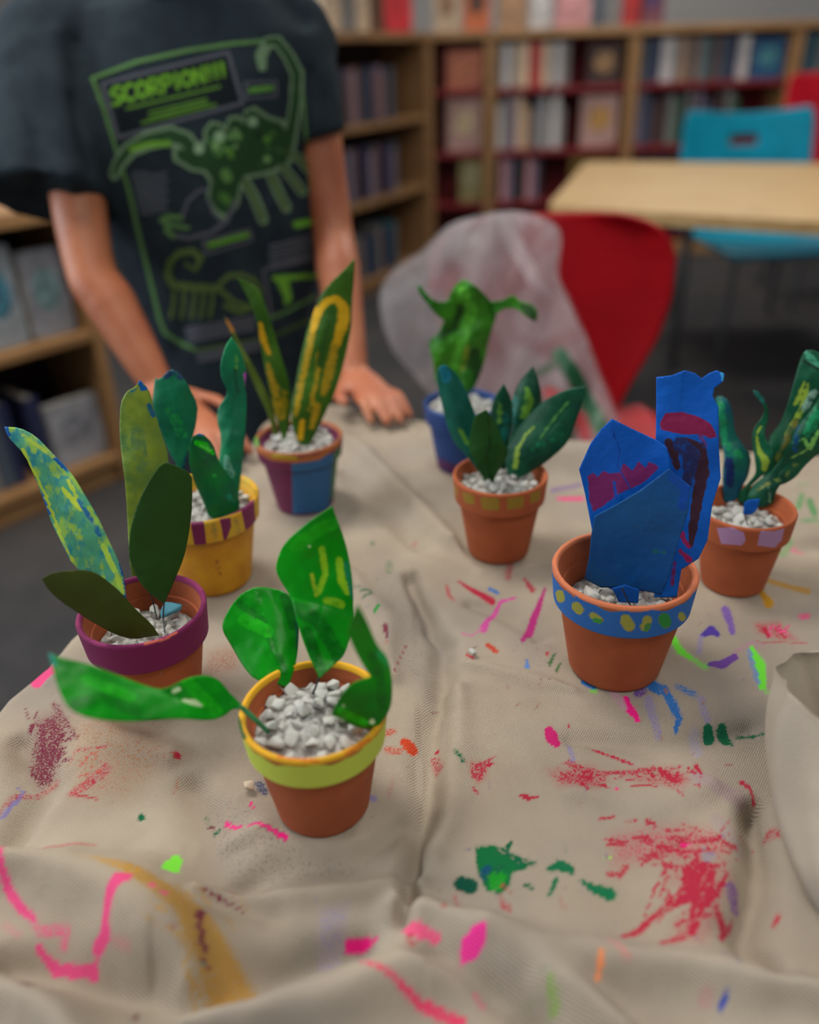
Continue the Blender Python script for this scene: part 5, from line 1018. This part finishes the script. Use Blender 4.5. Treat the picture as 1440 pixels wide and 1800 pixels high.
def hand(wr, kn, spread, thumb_side, curl=.5):
    f_ = kn-wr; f_[2] = 0; Lh = np.linalg.norm(f_); f_ /= Lh; sd_ = np.array([f_[1], -f_[0], 0]); up = np.array([0, 0, 1.])
    limb([wr, mid(wr, kn, .5), kn], [.024, .030, .030], flat=(up, .55))
    for i, (o_, ln, r) in enumerate(((-.027, .058, .0078), (-.009, .068, .0082), (.009, .064, .0080), (.027, .050, .0070))):
        dirf = f_+sd_*o_*spread; dirf /= np.linalg.norm(dirf)
        a = kn+sd_*o_+f_*-.01; b_ = a+dirf*(ln*.45)+up*.004; c_ = b_+dirf*(ln*.33)-up*.010; d_ = c_+dirf*(ln*.26)-up*.010
        zmin = TZ+r+.002
        for q_ in (b_, c_, d_): q_[2] = max(q_[2], zmin)
        parts.append(tube([a, b_, c_, d_], [r*1.1, r*1.05, r, r*.85], 10, 4))
    a = mid(wr, kn, .25)+sd_*.02*thumb_side; b_ = a+sd_*.022*thumb_side+f_*.022; c_ = b_+sd_*.010*thumb_side+f_*.024; d_ = c_+f_*.018
    for q_ in (b_, c_, d_): q_[2] = max(q_[2]-.006, TZ+.011)
    parts.append(tube([a, b_, c_, d_], [.013, .0105, .0095, .008], 10, 4))
hand(wrL, knL, 4, -1); hand(wrR, knR, 1.5, 1)
HC = nk2+np.array([-.005, -.02, .105])
def ell(c, r, seg=28, rg=20):
    bm = bmesh.new(); bmesh.ops.create_uvsphere(bm, u_segments=seg, v_segments=rg, radius=1); vs = [(c[0]+v.co.x*r[0], c[1]+v.co.y*r[1], c[2]+v.co.z*r[2]) for v in bm.verts]; fs = [tuple(v.index for v in f.verts) for f in bm.faces]; bm.free(); return vs, fs
parts += [ell(HC, (.070, .086, .098)), ell(HC+[0, -.030, -.055], (.048, .050, .050)), ell(HC+[-.071, .008, -.01], (.010, .020, .028)), ell(HC+[.071, .008, -.01], (.010, .020, .028))]
parts.append(tube([HC+[0, -.080, .005], HC+[0, -.096, -.018], HC+[0, -.088, -.030]], [.008, .012, .008], 10, 4))
parts.append(tube([HC+[-.022, -.074, -.056], HC+[0, -.080, -.057], HC+[.022, -.074, -.056]], [.005, .007, .005], 8, 4)); parts.append(ell(HC+[-.028, -.070, .018], (.018, .012, .006))); parts.append(ell(HC+[.028, -.070, .018], (.018, .012, .006)))
# legs
hip = pel+np.array([0, 0, -.05])
for sx, kx in ((-1, -.02), (1, .03)):
    h_ = hip+np.array([sx*.07, 0, 0]); k_ = np.array([h_[0]+kx, h_[1]-.01, .40]); a_ = np.array([k_[0], h_[1]+.03, .07])
    limb([h_, mid(h_, k_, .5), k_, mid(k_, a_, .35), a_], [.078, .070, .050, .050, .034]); parts.append(tube([a_+[0, .03, -.035], a_+[0, -.06, -.045], a_+[0, -.13, -.05]], [.030, .034, .022], 12, 4))
body = fused('body', parts, .0042, SK, child, smooth_it=5, smooth_f=.6)
for sx in (-1, 1):
    v, f = ell(HC+[sx*.028, -.076, .004], (.011, .008, .007), 16, 12); e_ = mesh_obj('eye', v, f, mat('eye', (60, 44, 36), rough=.2), child)
hv, hf = ell(HC+[0, .018, .022], (.083, .092, .102), 40, 30)
hv = [(x, y, z+.004*math.sin(x*160)) for x, y, z in hv]; keep = [f for f in hf if np.mean([hv[i][1]-HC[1] for i in f]) > -.055+max(0, .04-(np.mean([hv[i][2] for i in f])-HC[2]))*1.4-.04*(np.mean([hv[i][2] for i in f])-HC[2] > .055)]
h_o = mesh_obj('hair', hv, keep, mat('hair', (62, 44, 32), (40, 28, 22), 60, rough=.6, stretch=(1, 1, .1)), child); mod(h_o, 'SOLIDIFY', thickness=.012, offset=0)
# trousers and shoes
pp_ = []
pp_.append(tube([pel+[0, 0, -.09], pel+[0, 0, .02]], [.128, .128], 20, 3, flat=((0, 1, 0), .85)))
shoe = []
for sx, kx in ((-1, -.02), (1, .03)):
    h_ = hip+np.array([sx*.07, 0, 0]); k_ = np.array([h_[0]+kx, h_[1]-.01, .40]); a_ = np.array([k_[0], h_[1]+.03, .10])
    pp_.append(tube([h_, mid(h_, k_, .5), k_, a_], [.092, .085, .070, .056], 18, 5))
    v, f = tube([a_+[0, .035, -.062], a_+[0, -.06, -.062], a_+[0, -.14, -.068]], [.038, .042, .031], 16, 5); so = mesh_obj('shoe', v, f, mat('shoe', (40, 40, 44), rough=.7), child)
fused('trousers', pp_, .008, mat('dark_denim', (26, 30, 40), (18, 22, 32), 40, rough=.9), child)
# T-shirt
def ringpts(cx, cy, cz, hw, hd, sk=0, n=40):
    return [(cx+hw*math.copysign(abs(math.cos(a))**.8, math.cos(a)), cy+hd*math.copysign(abs(math.sin(a))**.9, math.sin(a)), cz+sk*math.cos(a)) for a in [2*math.pi*k/n for k in range(n)]]
def loft(rings):
    n = len(rings[0]); vs = [p_ for r in rings for p_ in r]; fs = [(i*n+k, i*n+(k+1) % n, (i+1)*n+(k+1) % n, (i+1)*n+k) for i in range(len(rings)-1) for k in range(n)]
    fs += [tuple(range(n))[::-1], tuple(range((len(rings)-1)*n, len(rings)*n))]; return vs, fs
SIL = [(-25, 215, 440, .065), (5, 130, 500, .085), (60, 108, 545, .10), (120, 115, 552, .115), (180, 128, 556, .125), (260, 150, 552, .13), (340, 180, 553, .132), (420, 206, 556, .13), (500, 238, 559, .13), (580, 268, 562, .132), (660, 298, 566, .135), (740, 330, 572, .138), (790, 348, 576, .138)]
rings = []
for y, xl, xr, hd in SIL:
    a = WY(xl, y, 1.43); b_ = WY(xr, y, 1.43); rings.append(ringpts((a[0]+b_[0])/2, 1.43-.0, (a[2]+b_[2])/2, (b_[0]-a[0])/2, hd, (b_[2]-a[2])/2*0))
shp = [loft(rings[::-1])]
def sleeve(c0, c1, r0, r1, ax, sq):
    return tube([c0, mid(c0, c1, .5), c1], [r0, (r0+r1)/2, r1], 28, 6, cap=False, flat=(ax, sq))
c0 = J(88, 80, 1.40); c1 = J(86, 352, 1.285); shp.append(sleeve(c0, c1, .068, .090, (0, 1, .3), .88)); shp.append(tube([J(66, 80, 1.40), J(95, 62, 1.40), J(140, 60, 1.41)], [.058, .062, .06], 20, 4)); 
c0r = J(515, 70, 1.45); c1r = J(566, 245, 1.42); shp.append(sleeve(c0r, c1r, .060, .044, (0, 1, .3), 1.35)); shp.append(tube([J(490, 60, 1.46), J(535, 78, 1.462)], [.056, .054], 20, 4))
shp.append(tube([J(60, 60, 1.42), J(200, 10, 1.43), J(330, -8, 1.43), J(440, 5, 1.44), J(530, 45, 1.45)], [.050, .055, .055, .055, .045], 24, 5))
SH = mat('tshirt_cotton', (38, 48, 54), (31, 40, 47), 22, rough=.95, bump=.25, bscale=600, spec=.15)
shirt = fused('tshirt', shp, .0062, SH, child, smooth_it=10, smooth_f=.6)
A = co(shirt); Pp = proj(A)
def crease(pts, wd, amt):
    d = seg_dist(Pp, pts, [wd]*len(pts)); return amt*np.exp(-d*d)
offv = fnoise(np.stack([A[:, 0]*1.0+5, A[:, 2]*.6+5], -1), 9, 77, 3)*.014
offv += crease([(128, 170), (150, 260), (180, 350), (192, 390)], 9, -.004)+crease([(548, 120), (552, 200), (540, 280)], 9, -.004)
offv += crease([(480, 360), (520, 480), (540, 640)], 16, .007)+crease([(455, 420), (490, 560), (500, 660)], 14, -.007)+crease([(20, 120), (60, 220), (70, 330)], 20, -.006)+crease([(100, 60), (110, 200), (130, 330)], 20, .007)
offv += crease([(300, 650), (330, 560), (300, 480)], 16, -.006)+crease([(250, 540), (290, 600), (340, 700)], 14, .006)
nrm = np.empty(len(A)*3, np.float32); shirt.data.vertices.foreach_get('normal', nrm); nrm = nrm.reshape(-1, 3)
setco(shirt, A+nrm*offv[:, None])
mod(shirt, 'SMOOTH', factor=.5, iterations=2)
cv, cf = tube([(nck[0]+.074*math.cos(a), nck[1]-.01+.066*math.sin(a), nck[2]+.034-.018*math.sin(a+math.pi)*-1) for a in np.linspace(0, 2*math.pi, 40)], .009, 10, 2, cap=False)
mesh_obj('collar', cv, cf, SH, shirt)
# print on the shirt: the drawing is laid on the cotton surface
G_, GD, GL, GY, BR, OV = (84, 120, 70), (40, 68, 40), (106, 132, 100), (82, 84, 92), (100, 152, 42), (68, 86, 46)
LET = {'S': [(1, .95), (.5, 1), (.05, .82), (.1, .6), (.9, .4), (.95, .18), (.5, 0), (0, .06)], 'C': [(1, .9), (.5, 1), (.05, .75), (.05, .25), (.5, 0), (1, .1)], 'O': [(.5, 1), (.05, .75), (.05, .25), (.5, 0), (.95, .25), (.95, .75), (.5, 1)],
       'R': [(.05, 0), (.05, 1), (.8, .98), (.9, .72), (.7, .5), (.1, .5), (.95, 0)], 'P': [(.05, 0), (.05, 1), (.8, .98), (.95, .72), (.7, .45), (.1, .45)], 'I': [(.5, 0), (.5, 1)], 'N': [(.05, 0), (.05, 1), (.9, 0), (.9, 1)], '!': [(.5, .38), (.5, 1)]}
PR = []
def st2(c, pts, w, d=1.2): PR.append((c, 's', pts, w, d))
PR.append(((22, 28, 32), 'p', [(190, 152), (396, 98), (418, 176), (212, 232)], 1, 1.2))
st2(GY, [(180, 147), (400, 92), (426, 180), (207, 241), (180, 147)], 3.2)
st2(G_, [(162, 137), (240, 108), (330, 88), (410, 76), (470, 71)], 3.4); st2(G_, [(162, 137), (182, 190), (205, 266), (228, 340), (246, 420), (266, 500), (280, 560), (290, 585), (318, 602), (345, 615)], 3.4)
st2(OV, [(345, 615), (420, 602), (480, 590), (546, 560)], 3); st2(G_, [(498, 78), (520, 110), (532, 170), (538, 250), (545, 340)], 2.6)
x0, y0, x1, y1 = 199, 183, 402, 131; word = 'SCORPION!!!'; ws_ = [1, 1, 1, 1, 1, .42, 1, 1, .42, .42, .42]; tot = sum(ws_)+.28*len(word); u = 0
for ch, wq in zip(word, ws_):
    def mp(px_, py_): 
        t = (u+px_*wq)/tot; hgt = 29-5*t; return (x0+(x1-x0)*t+py_*-4, y0+(y1-y0)*t-py_*hgt+2)
    st2(BR, [mp(a, b_) for a, b_ in LET[ch]], 3.1)
    if ch == '!': st2(BR, [mp(.5, .05), mp(.5, .1)], 2.8)
    u += wq+.28
for (a, b_, w1) in (((222, 191), (388, 152), 2.4), ((262, 198), (364, 174), 2.2), ((262, 207), (366, 180), 2.2), ((250, 216), (380, 184), 2.4)):
    n = 18
    for i in range(n):
        t0, t1 = (i+.1)/n, (i+.8)/n; st2((88, 132, 44), [tuple(np.array(a)*(1-t)+np.array(b_)*t) for t in (t0, t1)], w1*.8)
# big scorpion
tail = [(460, 118), (458, 98), (470, 74), (486, 72), (506, 98), (521, 128), (520, 172), (514, 212), (506, 250), (494, 280)]
claw1 = [(200, 306), (208, 288), (228, 262), (262, 246), (300, 238), (325, 246), (340, 266), (356, 262)]
bodyp = [(362, 262), (362, 228), (372, 216), (388, 220), (396, 232), (404, 208), (418, 206), (430, 216), (432, 196), (446, 190), (470, 206), (496, 214), (508, 232), (500, 268), (488, 296), (462, 304), (430, 310), (420, 330), (416, 356), (398, 382), (378, 372), (366, 350), (372, 318), (360, 300), (336, 296), (320, 286), (308, 280), (306, 262), (340, 260)]
st2(GL, tail, [7, 10, 10, 10, 11, 12, 12, 12, 14, 16]); st2(GL, claw1, [10, 12, 14, 16, 17, 16, 16, 14]); PR.append((GL, 'p', bodyp, 1, 1.2)); st2(GL, bodyp+[bodyp[0]], 4)
legs_ = [([(430, 318), (446, 345), (462, 385)], 9), ([(476, 308), (490, 340), (502, 364)], 9), ([(496, 292), (514, 315), (530, 336)], 8), ([(504, 268), (526, 278), (540, 296)], 8)]
for a, w1 in legs_: st2(GL, a, w1)
st2(GD, tail[2:], [5, 5, 6, 7, 7, 7, 9, 11]); st2(GD, claw1, [4, 6, 8, 10, 11, 10, 10, 9]); PR.append((GD, 'p', [(x*.965+.035*420, y*.965+.035*275) for x, y in bodyp], 1, 1.2))
for a, w1 in legs_: st2(OV, a, w1*.5)
st2((100, 150, 50), [(232, 262), (262, 254), (296, 252)], 5); st2((84, 132, 60), [(380, 265), (384, 268)], 7)
rg = random.Random(4)
for _ in range(26): st2(rg.choice([(110, 150, 90), (84, 130, 50), (60, 96, 56), (30, 48, 36)]), [(rg.uniform(370, 490), rg.uniform(228, 292))]*1+[(0, 0)]*0 or [(400, 250)], rg.uniform(3, 7))
st2((130, 160, 124), [(350, 262)], 9); st2((130, 160, 124), [(386, 240)], 10); st2((130, 160, 124), [(444, 214)], 9); st2((90, 130, 70), [(396, 305), (400, 312)], 9); st2((70, 110, 50), [(392, 345), (400, 352)], 8)
st2(GY, [(318, 384), (330, 352), (350, 334), (366, 332)], 3); st2(GY, [(300, 412), (330, 418), (370, 408), (398, 388), (414, 354)], 3.6); st2(GY, [(366, 350), (374, 372), (390, 388)], 3)
st2(G_, [(318, 382), (296, 380), (284, 386), (296, 394), (292, 404), (304, 414)], 4.5); st2(G_, [(300, 394), (330, 400)], 4)
st2(GY, [(430, 145), (484, 142), (484, 168), (432, 172), (430, 145)], 2.2); st2((90, 140, 60), [(440, 158), (476, 154)], 4.5); st2(GY, [(356, 424), (440, 402), (442, 422), (362, 446), (356, 424)], 2.2); st2((90, 140, 50), [(368, 430), (434, 412)], 4.5)
for i in range(13):
    y = 304+i*6; xe = 258 if i == 0 else 296-(i % 3)*3; st2((78, 82, 90), [(232+i*1.3, y), (xe, y-(xe-232)*.12)], 1.7)
SC2 = (78, 98, 52)
st2(SC2, [(346, 468), (352, 452), (338, 440), (314, 444), (298, 460), (294, 484), (304, 500), (340, 504), (384, 506)], [4, 6, 6, 6, 6, 6, 7, 7, 6]); st2(SC2, [(326, 462), (342, 474), (348, 466)], 3)
for x in (306, 324, 342, 358, 374): st2(SC2, [(x, 512), (x-2, 536), (x-6, 556)], 3.6)
st2(SC2, [(384, 500), (400, 484), (424, 482), (446, 492), (456, 512)], 4.5); st2(SC2, [(390, 512), (410, 530), (440, 540), (420, 548), (396, 536)], 4.5)
for i in range(6): st2(GY, [(474, 432+i*8), (552, 414+i*8)], 2.0 if i % 2 else 2.8)
st2((100, 160, 50), [(520, 394), (540, 390)], 6); st2(GY, [(462, 474), (552, 452)], 3); st2(GY, [(462, 474), (476, 560)], 3); st2((104, 160, 52), [(482, 488), (552, 484)], 4.5); st2((104, 160, 52), [(496, 492), (506, 524), (502, 530)], [10, 6, 4]); st2(G_, [(470, 560), (500, 548), (552, 520)], 3)
for i in range(4): st2((84, 86, 94), [(326+i*2, 578+i*7), (446, 556+i*7)], 2.4)
for i in range(3): st2((84, 86, 94), [(346+i*2, 622+i*6), (456, 600+i*6)], 2.2)
STP = 1.6
xs = np.arange(150, 566, STP); ys = np.arange(60, 664, STP); gg = np.stack(np.meshgrid(xs, ys), -1).reshape(-1, 2)
Apr = paint(gg, PR); dg = bpy.context.evaluated_depsgraph_get(); dg.update()
bvh = BVHTree.FromObject(shirt, dg); nx_, ny_ = len(xs), len(ys); on = (Apr[:, 3] > .5).reshape(ny_, nx_)
need = np.zeros((ny_, nx_), bool); cell = on[:-1, :-1]
need[:-1, :-1] |= cell; need[:-1, 1:] |= cell; need[1:, :-1] |= cell; need[1:, 1:] |= cell
vid = -np.ones(ny_*nx_, int); vs = []; cols = []
inv = child_inv = Matrix.Identity(4)
for i in np.where(need.ravel())[0]:
    dd = ray(*gg[i]); dn = Vector([float(v) for v in dd]).normalized(); h_, n_, _, _ = bvh.ray_cast(V(CAM), dn)
    if h_ is None: continue
    if n_.dot(dn) > 0: n_ = -n_
    if -n_.dot(dn) < .15: continue
    hp = h_+n_*.0009; vid[i] = len(vs); vs.append(tuple(hp)); cols.append(tuple(Apr[i]))
fs = []
for j, i in zip(*np.where(cell)):
    q_ = [vid[j*nx_+i], vid[j*nx_+i+1], vid[(j+1)*nx_+i+1], vid[(j+1)*nx_+i]]
    if min(q_) < 0: continue
    if max(abs(vs[q_[0]][1]-vs[q_[2]][1]), abs(vs[q_[1]][1]-vs[q_[3]][1])) > .02: continue
    fs.append(tuple(q_))
pm = mat('screen_print', (80, 110, 70), rough=.9, paint=True, pscale=10, gain=.01, spec=.1)
pr_ = mesh_obj('shirt_print', vs, fs, pm, shirt, attr=np.array(cols)*[1, 1, 1, 10]); tag(pr_, 'green and grey scorpion drawing with the word SCORPION!!!')
